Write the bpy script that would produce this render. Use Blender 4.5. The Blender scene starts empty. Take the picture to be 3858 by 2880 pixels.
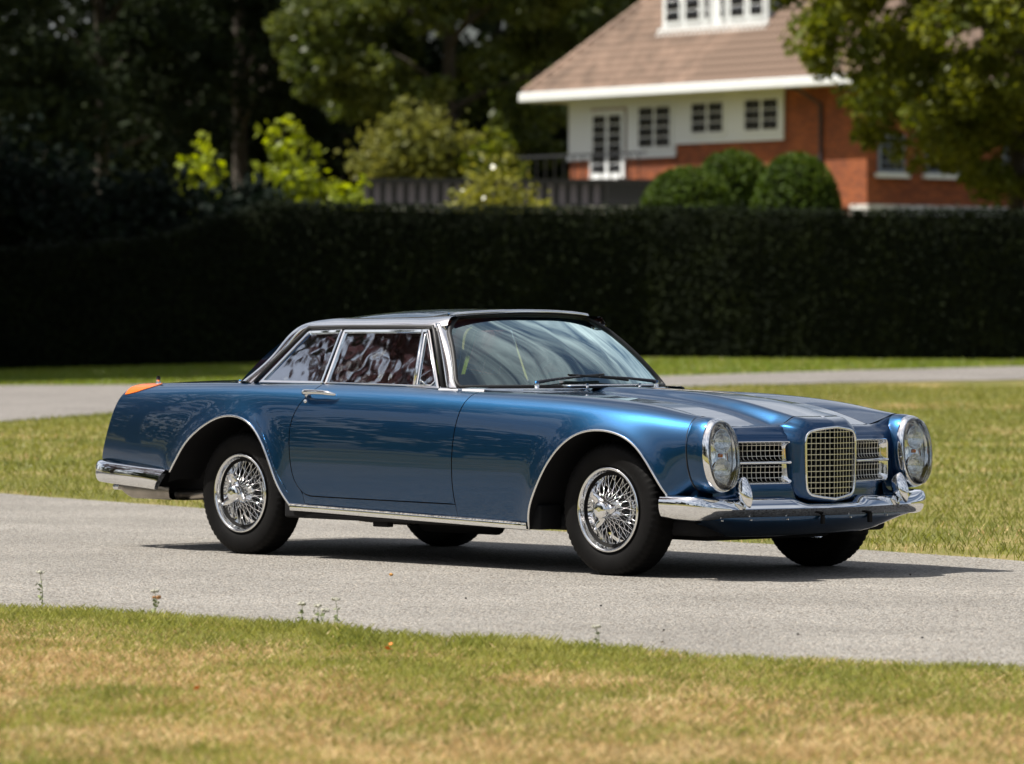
import bpy, bmesh, math, random
import numpy as np
from mathutils import Vector, Matrix

random.seed(7)
rng = np.random.default_rng(11)
sc = bpy.context.scene
col = sc.collection

# ------------------------------------------------------------------ camera
CAM = np.array([17.3988, -15.8123, 1.1361])
YAW, PITCH, ROLL, FPX = 2.3710, -0.0137, 0.0047, 18404.4
_fw = np.array([math.cos(PITCH) * math.cos(YAW), math.cos(PITCH) * math.sin(YAW), math.sin(PITCH)])
_r = np.cross(_fw, [0, 0, 1]); _r /= np.linalg.norm(_r)
_u = np.cross(_r, _fw)
_r2 = _r * math.cos(ROLL) + _u * math.sin(ROLL)
_u2 = _u * math.cos(ROLL) - _r * math.sin(ROLL)
cd = bpy.data.cameras.new('camera')
cam = bpy.data.objects.new('camera', cd)
col.objects.link(cam)
M = Matrix.Identity(4)
for i in range(3):
    M[i][0], M[i][1], M[i][2], M[i][3] = _r2[i], _u2[i], -_fw[i], CAM[i]
cam.matrix_world = M
cd.sensor_width = 36.0
cd.sensor_fit = 'HORIZONTAL'
cd.lens = FPX * 36 / 3858
cd.clip_start = 0.5
cd.clip_end = 3000
cd.dof.use_dof = True
cd.dof.focus_distance = 21.2
cd.dof.aperture_fstop = 5.0
sc.camera = cam
FH = np.array([math.cos(YAW), math.sin(YAW)])        # ground direction the camera looks
RH = np.array([FH[1], -FH[0]])                       # ground direction to its right

# ------------------------------------------------------------------ sky and sun
SUNV = Vector((-0.42, -0.47, 1.0)).normalized()
SUN_EL = math.asin(SUNV.z)
SUN_ROT = math.atan2(SUNV.x, SUNV.y)
w = bpy.data.worlds.new('World'); sc.world = w; w.use_nodes = True
nt = w.node_tree; nt.nodes.clear()
out = nt.nodes.new('ShaderNodeOutputWorld'); bg = nt.nodes.new('ShaderNodeBackground')
sky = nt.nodes.new('ShaderNodeTexSky'); sky.sky_type = 'NISHITA'; sky.sun_disc = False
sky.sun_elevation = SUN_EL; sky.sun_rotation = SUN_ROT; sky.air_density = 1.0; sky.dust_density = 3.5; sky.ozone_density = 1.0
tc = nt.nodes.new('ShaderNodeTexCoord'); mp = nt.nodes.new('ShaderNodeMapping')
mp.inputs['Scale'].default_value = (1.3, 2.6, 5.0)
mp.inputs['Rotation'].default_value = (0.2, 0.1, 0.6)
nz = nt.nodes.new('ShaderNodeTexNoise'); nz.inputs['Scale'].default_value = 1.7; nz.inputs['Detail'].default_value = 6
nz.inputs['Roughness'].default_value = 0.62; nz.inputs['Distortion'].default_value = 0.6
cr = nt.nodes.new('ShaderNodeValToRGB'); cr.color_ramp.elements[0].position = 0.40; cr.color_ramp.elements[1].position = 0.68
cr.color_ramp.elements[1].color = (0.75, 0.75, 0.75, 1)
mix = nt.nodes.new('ShaderNodeMix'); mix.data_type = 'RGBA'
mix.inputs['B'].default_value = (15.0, 15.4, 16.0, 1)
bg.inputs['Strength'].default_value = 0.05
L = nt.links.new
L(tc.outputs['Generated'], mp.inputs['Vector']); L(mp.outputs['Vector'], nz.inputs['Vector'])
L(nz.outputs['Fac'], cr.inputs['Fac']); L(cr.outputs['Color'], mix.inputs['Factor'])
L(sky.outputs['Color'], mix.inputs['A']); L(mix.outputs['Result'], bg.inputs['Color']); L(bg.outputs['Background'], out.inputs['Surface'])
sl = bpy.data.lights.new('sun', 'SUN'); sl.energy = 5.0; sl.angle = math.radians(0.53); sl.color = (1.0, 0.95, 0.87)
sun = bpy.data.objects.new('sun', sl); col.objects.link(sun)
sun.rotation_euler = SUNV.to_track_quat('Z', 'Y').to_euler()
sun.location = (-8, -9, 20)

sc.render.engine = 'CYCLES'
sc.cycles.use_denoising = True
sc.cycles.max_bounces = 10
sc.cycles.transparent_max_bounces = 16
sc.cycles.caustics_reflective = False
sc.cycles.caustics_refractive = False
sc.cycles.sample_clamp_indirect = 6
sc.view_settings.view_transform = 'Standard'
sc.view_settings.look = 'None'
sc.view_settings.gamma = 1
sc.view_settings.exposure = 0.72
sc.view_settings.use_curve_mapping = False

# ------------------------------------------------------------------ helpers
def W3(R, D, z=0.0):
    """ground position: R metres right of the camera axis, D metres in front of it"""
    p = CAM[:2] + RH * R + FH * D
    return (float(p[0]), float(p[1]), float(z))
def W3a(R, D, z):
    R, D, z = np.broadcast_arrays(np.asarray(R, float), np.asarray(D, float), np.asarray(z, float))
    return np.stack([CAM[0] + RH[0] * R + FH[0] * D, CAM[1] + RH[1] * R + FH[1] * D, z], -1)

def tag(o, label=None, cat=None, group=None, kind=None):
    if label: o['label'] = label
    if cat: o['category'] = cat
    if group: o['group'] = group
    if kind: o['kind'] = kind
    return o
def empty(name, loc=(0, 0, 0), rz=0.0, parent=None):
    o = bpy.data.objects.new(name, None); col.objects.link(o)
    o.location = loc; o.rotation_euler = (0, 0, rz); o.empty_display_size = 0.2
    if parent: o.parent = parent
    return o
def mesh(name, v, f, smooth=True):
    me = bpy.data.meshes.new(name)
    me.from_pydata([tuple(map(float, q)) for q in v], [], [tuple(map(int, q)) for q in f])
    me.update()
    if smooth: me.polygons.foreach_set('use_smooth', [True] * len(me.polygons))
    return me
def obj(name, me, mat=None, parent=None, loc=None):
    o = bpy.data.objects.new(name, me); col.objects.link(o)
    if mat is not None and len(me.materials) == 0: me.materials.append(mat)
    if parent: o.parent = parent
    if loc is not None: o.location = loc
    return o
def mk(name, v, f, mat, parent=None, smooth=True):
    return obj(name, mesh(name, v, f, smooth), mat, parent)
def quads_mesh(name, P4, smooth=False):
    """P4: (N,4,3) numpy array of separate quads"""
    n = len(P4)
    me = bpy.data.meshes.new(name)
    me.vertices.add(n * 4); me.vertices.foreach_set('co', P4.astype(np.float32).ravel())
    me.loops.add(n * 4); me.loops.foreach_set('vertex_index', np.arange(n * 4, dtype=np.int32))
    me.polygons.add(n)
    me.polygons.foreach_set('loop_start', np.arange(0, n * 4, 4, dtype=np.int32))
    me.polygons.foreach_set('loop_total', np.full(n, 4, dtype=np.int32))
    me.update(calc_edges=True)
    return me
def tris_mesh(name, P3):
    n = len(P3)
    me = bpy.data.meshes.new(name)
    me.vertices.add(n * 3); me.vertices.foreach_set('co', P3.astype(np.float32).ravel())
    me.loops.add(n * 3); me.loops.foreach_set('vertex_index', np.arange(n * 3, dtype=np.int32))
    me.polygons.add(n)
    me.polygons.foreach_set('loop_start', np.arange(0, n * 3, 3, dtype=np.int32))
    me.polygons.foreach_set('loop_total', np.full(n, 3, dtype=np.int32))
    me.update(calc_edges=True)
    return me
def grid_faces(nu, nv, wrap_u=False, wrap_v=False, skip=None):
    f = []
    for i in range(nu if wrap_u else nu - 1):
        for j in range(nv if wrap_v else nv - 1):
            if skip and skip(i, j): continue
            a, b = i, (i + 1) % nu; c, d = j, (j + 1) % nv
            f.append((a * nv + c, b * nv + c, b * nv + d, a * nv + d))
    return f
def nspline_M(k):
    """matrix giving second derivatives of a natural cubic spline at knots k"""
    n = len(k); h = np.diff(k); A = np.zeros((n, n)); B = np.zeros((n, n)); A[0, 0] = A[-1, -1] = 1
    for i in range(1, n - 1):
        A[i, i - 1] = h[i - 1]; A[i, i] = 2 * (h[i - 1] + h[i]); A[i, i + 1] = h[i]
        B[i, i - 1] = 6 / h[i - 1]; B[i, i] = -6 / h[i - 1] - 6 / h[i]; B[i, i + 1] = 6 / h[i]
    return np.linalg.solve(A, B)
class Spl:
    def __init__(s, k, p):
        s.k = np.asarray(k, float); s.p = np.asarray(p, float); s.m = nspline_M(s.k) @ s.p.reshape(len(s.k), -1)
        s.m = s.m.reshape(s.p.shape)
    def __call__(s, x):
        x = np.asarray(x, float); i = np.clip(np.searchsorted(s.k, x) - 1, 0, len(s.k) - 2)
        h = s.k[i + 1] - s.k[i]; a = (s.k[i + 1] - x) / h; b = 1 - a
        for _ in range(s.p.ndim - 1): a = a[..., None]; b = b[..., None]; h = h[..., None]
        return a * s.p[i] + b * s.p[i + 1] + ((a ** 3 - a) * s.m[i] + (b ** 3 - b) * s.m[i + 1]) * h * h / 6
def curve3(pts, n):
    """smooth curve through 3-D points, n samples, even in chord length"""
    p = np.asarray(pts, float); d = np.r_[0, np.cumsum(np.linalg.norm(np.diff(p, axis=0), axis=1))]
    return Spl(d, p)(np.linspace(0, d[-1], n))
def tube_vf(path, rad, ns=8, closed=False, cap=True, flat=(1, 1), up=None):
    p = np.asarray(path, float); n = len(p)
    if closed: t = np.roll(p, -1, 0) - np.roll(p, 1, 0)
    else:
        t = np.empty_like(p); t[1:-1] = p[2:] - p[:-2]; t[0] = p[1] - p[0]; t[-1] = p[-1] - p[-2]
    t /= np.linalg.norm(t, axis=1)[:, None] + 1e-12
    ref = np.array([0, 0, 1.0]) if abs(t[0][2]) < 0.9 else np.array([1.0, 0, 0])
    if up is not None: ref = np.asarray(up, float)
    nrm = ref - t[0] * (ref @ t[0]); nrm /= np.linalg.norm(nrm)
    V = []; rad = np.broadcast_to(np.asarray(rad, float), (n,))
    for i in range(n):
        if up is not None: nrm = np.asarray(up, float)
        nrm = nrm - t[i] * (nrm @ t[i]); nrm /= np.linalg.norm(nrm) + 1e-12
        b = np.cross(t[i], nrm)
        for k in range(ns):
            a = 2 * math.pi * (k + 0.5) / ns
            V.append(p[i] + rad[i] * (math.cos(a) * nrm * flat[0] + math.sin(a) * b * flat[1]))
    F = grid_faces(n, ns, wrap_u=closed, wrap_v=True)
    if cap and not closed:
        F.append(tuple(range(ns))[::-1]); F.append(tuple((n - 1) * ns + k for k in range(ns)))
    return V, F
def tube(name, path, rad, mat, parent=None, ns=8, closed=False, flat=(1, 1), up=None, smooth=True):
    V, F = tube_vf(path, rad, ns, closed, True, flat, up)
    return mk(name, V, F, mat, parent, smooth)
def box_vf(x0, x1, y0, y1, z0, z1):
    v = [(x, y, z) for x in (x0, x1) for y in (y0, y1) for z in (z0, z1)]
    f = [(0, 1, 3, 2), (4, 6, 7, 5), (0, 4, 5, 1), (2, 3, 7, 6), (0, 2, 6, 4), (1, 5, 7, 3)]
    return v, f
def rbox_mesh(name, x0, x1, y0, y1, z0, z1, r=0.01, seg=2):
    bm = bmesh.new(); v, f = box_vf(x0, x1, y0, y1, z0, z1)
    vs = [bm.verts.new(q) for q in v]
    for q in f: bm.faces.new([vs[i] for i in q])
    bmesh.ops.recalc_face_normals(bm, faces=bm.faces)
    if r > 0: bmesh.ops.bevel(bm, geom=list(bm.edges), offset=r, segments=seg, profile=0.5, affect='EDGES')
    me = bpy.data.meshes.new(name); bm.to_mesh(me); bm.free()
    me.polygons.foreach_set('use_smooth', [seg > 1] * len(me.polygons))
    return me
def rbox(name, x0, x1, y0, y1, z0, z1, mat, parent=None, r=0.01, seg=2):
    return obj(name, rbox_mesh(name, x0, x1, y0, y1, z0, z1, r, seg), mat, parent)
def lathe_vf(prof, n=48, axis='Y', closed=True):
    """prof: (radius, along) pairs, turned about local Y"""
    V = []
    for k in range(n):
        a = 2 * math.pi * k / n
        for r, y in prof: V.append((r * math.cos(a), y, r * math.sin(a)))
    return V, grid_faces(n, len(prof), wrap_u=True)
def fix_normals(o):
    bm = bmesh.new(); bm.from_mesh(o.data); bmesh.ops.recalc_face_normals(bm, faces=bm.faces); bm.to_mesh(o.data); bm.free()
    return o

# ------------------------------------------------------------------ materials
def new_mat(name):
    m = bpy.data.materials.new(name); m.use_nodes = True
    return m, m.node_tree, m.node_tree.nodes['Principled BSDF']
def pmat(name, colr, rough=0.5, metal=0.0, coat=0.0, spec=0.5, bump=None, var=None):
    """principled material; var=(scale, amount, detail) mottles the colour, bump=(scale, strength, distance)"""
    m, t, b = new_mat(name)
    b.inputs['Base Color'].default_value = (*colr, 1); b.inputs['Roughness'].default_value = rough
    b.inputs['Metallic'].default_value = metal; b.inputs['Coat Weight'].default_value = coat
    b.inputs['Specular IOR Level'].default_value = spec
    g = t.nodes.new('ShaderNodeTexCoord')
    if var:
        n = t.nodes.new('ShaderNodeTexNoise'); n.inputs['Scale'].default_value = var[0]; n.inputs['Detail'].default_value = var[2] if len(var) > 2 else 4
        t.links.new(g.outputs['Object'], n.inputs['Vector'])
        r = t.nodes.new('ShaderNodeValToRGB'); e = r.color_ramp.elements
        e[0].position = 0.3; e[1].position = 0.7
        e[0].color = (*[c * (1 - var[1]) for c in colr], 1); e[1].color = (*[min(1, c * (1 + var[1])) for c in colr], 1)
        t.links.new(n.outputs['Fac'], r.inputs['Fac']); t.links.new(r.outputs['Color'], b.inputs['Base Color'])
    if bump:
        n2 = t.nodes.new('ShaderNodeTexNoise'); n2.inputs['Scale'].default_value = bump[0]; n2.inputs['Detail'].default_value = 3
        t.links.new(g.outputs['Object'], n2.inputs['Vector'])
        bp = t.nodes.new('ShaderNodeBump'); bp.inputs['Strength'].default_value = bump[1]; bp.inputs['Distance'].default_value = bump[2]
        t.links.new(n2.outputs['Fac'], bp.inputs['Height']); t.links.new(bp.outputs['Normal'], b.inputs['Normal'])
    return m
def leafmat(name, c0, c1, c2, scale=0.6, trans=0.35, rough=0.45, fine=9.0, spec=0.3):
    """foliage: colour varies from clump to clump and leaf to leaf, some light passes through"""
    m, t, b = new_mat(name)
    g = t.nodes.new('ShaderNodeTexCoord')
    n = t.nodes.new('ShaderNodeTexNoise'); n.inputs['Scale'].default_value = scale; n.inputs['Detail'].default_value = 3
    n2 = t.nodes.new('ShaderNodeTexNoise'); n2.inputs['Scale'].default_value = fine; n2.inputs['Detail'].default_value = 1
    ad = t.nodes.new('ShaderNodeMath'); ad.operation = 'MULTIPLY_ADD'; ad.inputs[1].default_value = 0.5
    ml = t.nodes.new('ShaderNodeMath'); ml.operation = 'MULTIPLY'; ml.inputs[1].default_value = 0.5
    r = t.nodes.new('ShaderNodeValToRGB'); e = r.color_ramp.elements
    e[0].position = 0.33; e[0].color = (*c0, 1); e[1].position = 0.68; e[1].color = (*c2, 1)
    q = r.color_ramp.elements.new(0.5); q.color = (*c1, 1)
    lk = t.links.new
    lk(g.outputs['Object'], n.inputs['Vector']); lk(g.outputs['Object'], n2.inputs['Vector'])
    lk(n2.outputs['Fac'], ml.inputs[0]); lk(n.outputs['Fac'], ad.inputs[0]); lk(ml.outputs[0], ad.inputs[2]); lk(ad.outputs[0], r.inputs['Fac'])
    lk(r.outputs['Color'], b.inputs['Base Color']); b.inputs['Roughness'].default_value = rough
    b.inputs['Specular IOR Level'].default_value = spec
    tr = t.nodes.new('ShaderNodeBsdfTranslucent'); mx = t.nodes.new('ShaderNodeMixShader'); mx.inputs[0].default_value = trans
    hs = t.nodes.new('ShaderNodeHueSaturation'); hs.inputs['Value'].default_value = 1.5; hs.inputs['Saturation'].default_value = 1.1
    hs.inputs['Hue'].default_value = 0.49
    lk(r.outputs['Color'], hs.inputs['Color']); lk(hs.outputs['Color'], tr.inputs['Color'])
    lk(b.outputs['BSDF'], mx.inputs[1]); lk(tr.outputs['BSDF'], mx.inputs[2])
    lk(mx.outputs['Shader'], t.nodes['Material Output'].inputs['Surface'])
    return m
def glassmat(name, tint=(0.8, 0.86, 0.84), ior=1.5, bump=0.0, bscale=2.0, boost=1.0, gtint=(1, 1, 1), rough=0.0):
    """clear pane: passes light straight through, mirrors by Fresnel, brightened by boost and coloured by gtint"""
    m = bpy.data.materials.new(name); m.use_nodes = True; t = m.node_tree; t.nodes.clear()
    o = t.nodes.new('ShaderNodeOutputMaterial'); tr = t.nodes.new('ShaderNodeBsdfTransparent'); gl = t.nodes.new('ShaderNodeBsdfGlossy')
    tr.inputs['Color'].default_value = (*tint, 1); gl.inputs['Roughness'].default_value = rough; gl.inputs['Color'].default_value = (*gtint, 1)
    fr = t.nodes.new('ShaderNodeFresnel'); fr.inputs['IOR'].default_value = ior
    mu = t.nodes.new('ShaderNodeMath'); mu.operation = 'MULTIPLY'; mu.inputs[1].default_value = boost; mu.use_clamp = True
    mx = t.nodes.new('ShaderNodeMixShader'); lk = t.links.new
    lk(fr.outputs[0], mu.inputs[0]); lk(mu.outputs[0], mx.inputs[0]); lk(tr.outputs[0], mx.inputs[1]); lk(gl.outputs[0], mx.inputs[2]); lk(mx.outputs[0], o.inputs['Surface'])
    if bump > 0:
        g = t.nodes.new('ShaderNodeTexCoord'); n = t.nodes.new('ShaderNodeTexNoise'); n.inputs['Scale'].default_value = bscale; n.inputs['Detail'].default_value = 2
        bp = t.nodes.new('ShaderNodeBump'); bp.inputs['Strength'].default_value = 1.0; bp.inputs['Distance'].default_value = bump
        lk(g.outputs['Object'], n.inputs['Vector']); lk(n.outputs['Fac'], bp.inputs['Height']); lk(bp.outputs['Normal'], gl.inputs['Normal'])
    return m

# ================================================================== THE PLACE
def smooth01(t):
    t = np.clip(t, 0, 1); return t * t * (3 - 2 * t)
def zt(R, D):
    """height of the ground"""
    R = np.asarray(R, float); D = np.asarray(D, float)
    z = np.interp(D, [-400, 34, 90, 93, 105, 118, 140, 155, 220, 600], [0, 0, .347, .5, 2.2, 3.3, 3.9, 4.2, 6, 6])
    return z - .028 * np.clip(-R, 0, 12) * np.clip((D - 34) / 56, 0, 1)
def vnoise(x, y, seed=0):
    """cheap smooth value noise for layout"""
    x = np.asarray(x, float); y = np.asarray(y, float)
    xi = np.floor(x).astype(np.int64); yi = np.floor(y).astype(np.int64); fx = smooth01(x - xi); fy = smooth01(y - yi)
    def h(a, b):
        n = (a * 374761393 + b * 668265263 + seed * 974634777) & 0x7fffffff
        n = ((n ^ (n >> 13)) * 1274126177) & 0x7fffffff
        return ((n ^ (n >> 16)) & 0xffff) / 65535.0
    return (h(xi, yi) * (1 - fx) + h(xi + 1, yi) * fx) * (1 - fy) + (h(xi, yi + 1) * (1 - fx) + h(xi + 1, yi + 1) * fx) * fy
def fbm(x, y, seed=0, o=3):
    s = 0; a = 1; t = 0
    for k in range(o):
        s = s + a * vnoise(x * 2 ** k, y * 2 ** k, seed + k); t += a; a *= .5
    return s / t

# edges of the drive, right/ahead of the camera, metres
FAR_E = np.array([(-40, 95), (-22, 60), (-9, 39.5), (-5.2, 33.6), (-3.21, 30.6), (-1.82, 28.42), (0.23, 25.6), (1.72, 23.74), (2.38, 22.68), (4.2, 19.9), (8, 14.8), (20, 0), (45, -28)])
NEAR_E = np.array([(-40, 52), (-22, 37), (-9, 25.6), (-4, 21.0), (-2.0, 19.06), (-1.54, 18.6), (-1.05, 18.26), (-0.59, 17.68), (-0.17, 17.14), (0.31, 16.74), (0.77, 16.46), (1.22, 16.2), (1.68, 15.98), (3.5, 14.6), (7, 11.4), (16, -1), (35, -28)])
NEAR_E[:, 1] = NEAR_E[:, 1] - .022 * np.clip(NEAR_E[:, 1], 0, 25)
PFAR_E = np.array([(-60, 98), (-30, 84), (-14, 73), (-7.28, 69.4), (-5.31, 68.5), (-1, 69.6), (2.13, 71.9), (5.07, 77.2), (8.66, 82.6), (16, 90), (40, 108)])
PNEAR_E = np.array([(-60, 52), (-30, 47), (-14, 45.8), (-5.02, 47.9), (-4.64, 49.7), (-4.2, 51.5), (-1, 58), (2.28, 64.5), (4.47, 68), (7.41, 70.7), (16, 76), (40, 88)])
def edge_D(E, R): return np.interp(R, E[:, 0], E[:, 1])

# ---- materials of the ground
def ground_mat():
    m, t, b = new_mat('lawn_soil'); lk = t.links.new
    g = t.nodes.new('ShaderNodeTexCoord')
    def noise(sc_, det, dist=0):
        n = t.nodes.new('ShaderNodeTexNoise'); n.inputs['Scale'].default_value = sc_; n.inputs['Detail'].default_value = det
        n.inputs['Distortion'].default_value = dist; lk(g.outputs['Object'], n.inputs['Vector']); return n
    n1 = noise(0.9, 5, 0.4); n2 = noise(26, 4)
    r1 = t.nodes.new('ShaderNodeValToRGB'); e = r1.color_ramp.elements
    e[0].position = .40; e[0].color = (.15, .155, .04, 1); e[1].position = .62; e[1].color = (.33, .27, .11, 1)
    q = r1.color_ramp.elements.new(.5); q.color = (.21, .195, .06, 1)
    r2 = t.nodes.new('ShaderNodeValToRGB'); r2.color_ramp.elements[0].position = .3; r2.color_ramp.elements[1].position = .75
    r2.color_ramp.elements[0].color = (.45, .45, .45, 1)
    mx = t.nodes.new('ShaderNodeMix'); mx.data_type = 'RGBA'; mx.blend_type = 'MULTIPLY'; mx.inputs['Factor'].default_value = 1
    lk(n1.outputs['Fac'], r1.inputs['Fac']); lk(n2.outputs['Fac'], r2.inputs['Fac']); lk(r1.outputs['Color'], mx.inputs['A']); lk(r2.outputs['Color'], mx.inputs['B'])
    lk(mx.outputs['Result'], b.inputs['Base Color']); b.inputs['Roughness'].default_value = .9; b.inputs['Specular IOR Level'].default_value = .1
    bp = t.nodes.new('ShaderNodeBump'); bp.inputs['Distance'].default_value = .03; bp.inputs['Strength'].default_value = .8
    lk(n2.outputs['Fac'], bp.inputs['Height']); lk(bp.outputs['Normal'], b.inputs['Normal'])
    return m
def asphalt_mat(name, base, chip_scale, rel):
    m, t, b = new_mat(name); lk = t.links.new
    g = t.nodes.new('ShaderNodeTexCoord')
    v = t.nodes.new('ShaderNodeTexVoronoi'); v.inputs['Scale'].default_value = chip_scale; v.inputs['Randomness'].default_value = 1
    lk(g.outputs['Object'], v.inputs['Vector'])
    sx = t.nodes.new('ShaderNodeSeparateColor'); lk(v.outputs['Color'], sx.inputs['Color'])
    r = t.nodes.new('ShaderNodeValToRGB'); e = r.color_ramp.elements
    e[0].position = 0; e[0].color = (*[c * .55 for c in base], 1); e[1].position = 1; e[1].color = (base[0] * 1.5, base[1] * 1.42, base[2] * 1.32, 1)
    for p, c in ((.12, (base[0] * .6, base[1] * .52, base[2] * .46)), (.2, [x * .9 for x in base]), (.8, [x * 1.15 for x in base])):
        q = r.color_ramp.elements.new(p); q.color = (*c, 1)
    lk(sx.outputs[0], r.inputs['Fac'])
    # tar seen between the chippings
    r2 = t.nodes.new('ShaderNodeValToRGB'); r2.color_ramp.elements[0].position = .45; r2.color_ramp.elements[1].position = .85
    r2.color_ramp.elements[0].color = (1, 1, 1, 1); r2.color_ramp.elements[1].color = (.45, .43, .41, 1)
    lk(v.outputs['Distance'], r2.inputs['Fac'])
    n = t.nodes.new('ShaderNodeTexNoise'); n.inputs['Scale'].default_value = .8; n.inputs['Detail'].default_value = 8; n.inputs['Roughness'].default_value = .62; lk(g.outputs['Object'], n.inputs['Vector'])
    r3 = t.nodes.new('ShaderNodeValToRGB'); r3.color_ramp.elements[0].position = .3; r3.color_ramp.elements[1].position = .7
    r3.color_ramp.elements[0].color = (.76, .75, .74, 1); r3.color_ramp.elements[1].color = (1.08, 1.07, 1.06, 1)
    lk(n.outputs['Fac'], r3.inputs['Fac'])
    m1 = t.nodes.new('ShaderNodeMix'); m1.data_type = 'RGBA'; m1.blend_type = 'MULTIPLY'; m1.inputs['Factor'].default_value = 1
    m2 = t.nodes.new('ShaderNodeMix'); m2.data_type = 'RGBA'; m2.blend_type = 'MULTIPLY'; m2.inputs['Factor'].default_value = 1
    lk(r.outputs['Color'], m1.inputs['A']); lk(r2.outputs['Color'], m1.inputs['B']); lk(m1.outputs['Result'], m2.inputs['A']); lk(r3.outputs['Color'], m2.inputs['B'])
    lk(m2.outputs['Result'], b.inputs['Base Color']); b.inputs['Roughness'].default_value = .82; b.inputs['Specular IOR Level'].default_value = .25
    iv = t.nodes.new('ShaderNodeMath'); iv.operation = 'SUBTRACT'; iv.inputs[0].default_value = 1; lk(v.outputs['Distance'], iv.inputs[1])
    bp = t.nodes.new('ShaderNodeBump'); bp.inputs['Strength'].default_value = 1; bp.inputs['Distance'].default_value = rel
    lk(iv.outputs[0], bp.inputs['Height']); lk(bp.outputs['Normal'], b.inputs['Normal'])
    return m
M_SOIL = ground_mat()
M_ROAD = asphalt_mat('chip_seal', (.275, .265, .245), 88, .008)
M_PATH = asphalt_mat('drive_asphalt', (.22, .21, .20), 60, .004)

# ---- ground sheet
Dl = np.unique(np.r_[np.linspace(-420, 0, 15), np.linspace(0, 34, 12), np.linspace(34, 90, 29), np.linspace(90, 165, 40), np.linspace(165, 900, 20)])
Rl = np.unique(np.r_[np.linspace(-600, -30, 14), np.linspace(-30, 30, 31), np.linspace(30, 600, 14)])
RR, DD = np.meshgrid(Rl, Dl, indexing='ij')
V = W3a(RR, DD, zt(RR, DD)).reshape(-1, 3)
g = mk('ground', V, grid_faces(len(Rl), len(Dl)), M_SOIL); tag(g, kind='structure'); fix_normals(g)
if g.data.polygons[0].normal.z < 0: g.data.flip_normals()

def strip_sheet(name, E0, E1, dz, mat, nr=180, nc=8, r0=None, r1=None):
    """a road sheet between two edge lines; nearer the middle it is finer"""
    s = np.linspace(0, 1, nr)
    def along(E):
        d = np.r_[0, np.cumsum(np.linalg.norm(np.diff(E, axis=0), axis=1))]
        return d
    R0 = np.interp(s, np.linspace(0, 1, len(E0)), E0[:, 0]); D0 = np.interp(s, np.linspace(0, 1, len(E0)), E0[:, 1])
    R1 = np.interp(s, np.linspace(0, 1, len(E1)), E1[:, 0]); D1 = np.interp(s, np.linspace(0, 1, len(E1)), E1[:, 1])
    V = []
    for i in range(nr):
        for j in range(nc):
            a = j / (nc - 1); R = R0[i] * (1 - a) + R1[i] * a; D = D0[i] * (1 - a) + D1[i] * a
            V.append(W3(R, D, float(zt(R, D)) + dz))
    o = mk(name, V, grid_faces(nr, nc), mat); fix_normals(o)
    if o.data.polygons[len(o.data.polygons) // 2].normal.z < 0: o.data.flip_normals()
    return tag(o, kind='structure')
# ragged edges where the turf creeps over
def ragged(E, amp, seed, n=500):
    s = np.linspace(0, len(E) - 1, n); i = np.arange(len(E))
    R = np.interp(s, i, E[:, 0]); D = np.interp(s, i, E[:, 1])
    return np.stack([R, D + amp * (fbm(R * 2.2, D * 0 + seed, seed, 4) - .5)], 1)
strip_sheet('road', ragged(NEAR_E - np.array([0, .25]), .10, 3), ragged(FAR_E, .14, 5), .004, M_ROAD, nr=500, nc=6)
strip_sheet('path', ragged(PNEAR_E, .5, 7, 200), ragged(PFAR_E, .5, 8, 200), .012, M_PATH, nr=200, nc=6)

# ---- grass
M_GR = leafmat('grass_green', (.15, .18, .036), (.28, .29, .07), (.45, .42, .15), scale=3.4, trans=.35, rough=.5, fine=60)
M_ST = leafmat('grass_straw', (.40, .27, .12), (.60, .44, .22), (.74, .60, .35), scale=2.6, trans=.25, rough=.6, fine=60)
M_LG = leafmat('lawn_green', (.13, .155, .030), (.215, .23, .05), (.31, .295, .09), scale=.5, trans=.35, rough=.5, fine=16)
def blades(R, D, hgt, wid, lean, seed):
    """one bent triangle pair per blade -> (N,4,3)"""
    r = np.random.default_rng(seed); n = len(R)
    base = W3a(R, D, zt(R, D) + .002)
    a = r.uniform(0, 2 * np.pi, n); la = r.uniform(0, 2 * np.pi, n); ln = lean * r.uniform(.2, 1.2, n)
    side = np.stack([np.cos(a), np.sin(a), np.zeros(n)], 1) * (wid * r.uniform(.7, 1.3, n))[:, None] * .5
    tip = base + np.stack([np.cos(la) * ln * hgt, np.sin(la) * ln * hgt, hgt * np.ones(n)], 1)
    mid = base + np.stack([np.cos(la) * ln * hgt * .35, np.sin(la) * ln * hgt * .35, hgt * .55], 1)
    return np.stack([base - side, base + side, mid + side * .75, tip], 1)
def straw_map(R, D):
    p = .5 * fbm(R * .9 + 3.1, D * .7, 21, 4) + .5 * fbm(R * 2.2 + 1.7, D * 1.6, 27, 3)
    band = np.exp(-((edge_D(NEAR_E, R) - D - 3.0 - 1.2 * (vnoise(R * .7, D * 0, 5) - .5)) / 1.6) ** 2)
    return p * 1.15 + band * .24 - .08 * (edge_D(NEAR_E, R) - D < .7)
def scatter(r, n, D0, D1, margin, kmax):
    D = np.sqrt(r.uniform(D0 ** 2, D1 ** 2, n)); R = r.uniform(-1, 1, n) * (kmax * D + margin)
    return R, D
r = np.random.default_rng(3)
R, D = scatter(r, 1040000, 10.0, 20.5, 2.4, .112)
ed = edge_D(NEAR_E, R) - D + .12 * (vnoise(R * 9, D * 9, 2) - .5) + .34 * (fbm(R * 2.2, D * 0 + 3, 3, 4) - .5)
thin = fbm(R * 3, D * 3, 9, 3)
keep = (ed > -.03) & (r.uniform(0, 1, len(R)) < np.where(ed < .0, .25, .55 + .75 * thin) * np.where(np.abs(R) > .108 * D + .35, .42, 1))
R, D, ed = R[keep], D[keep], ed[keep]
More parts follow.
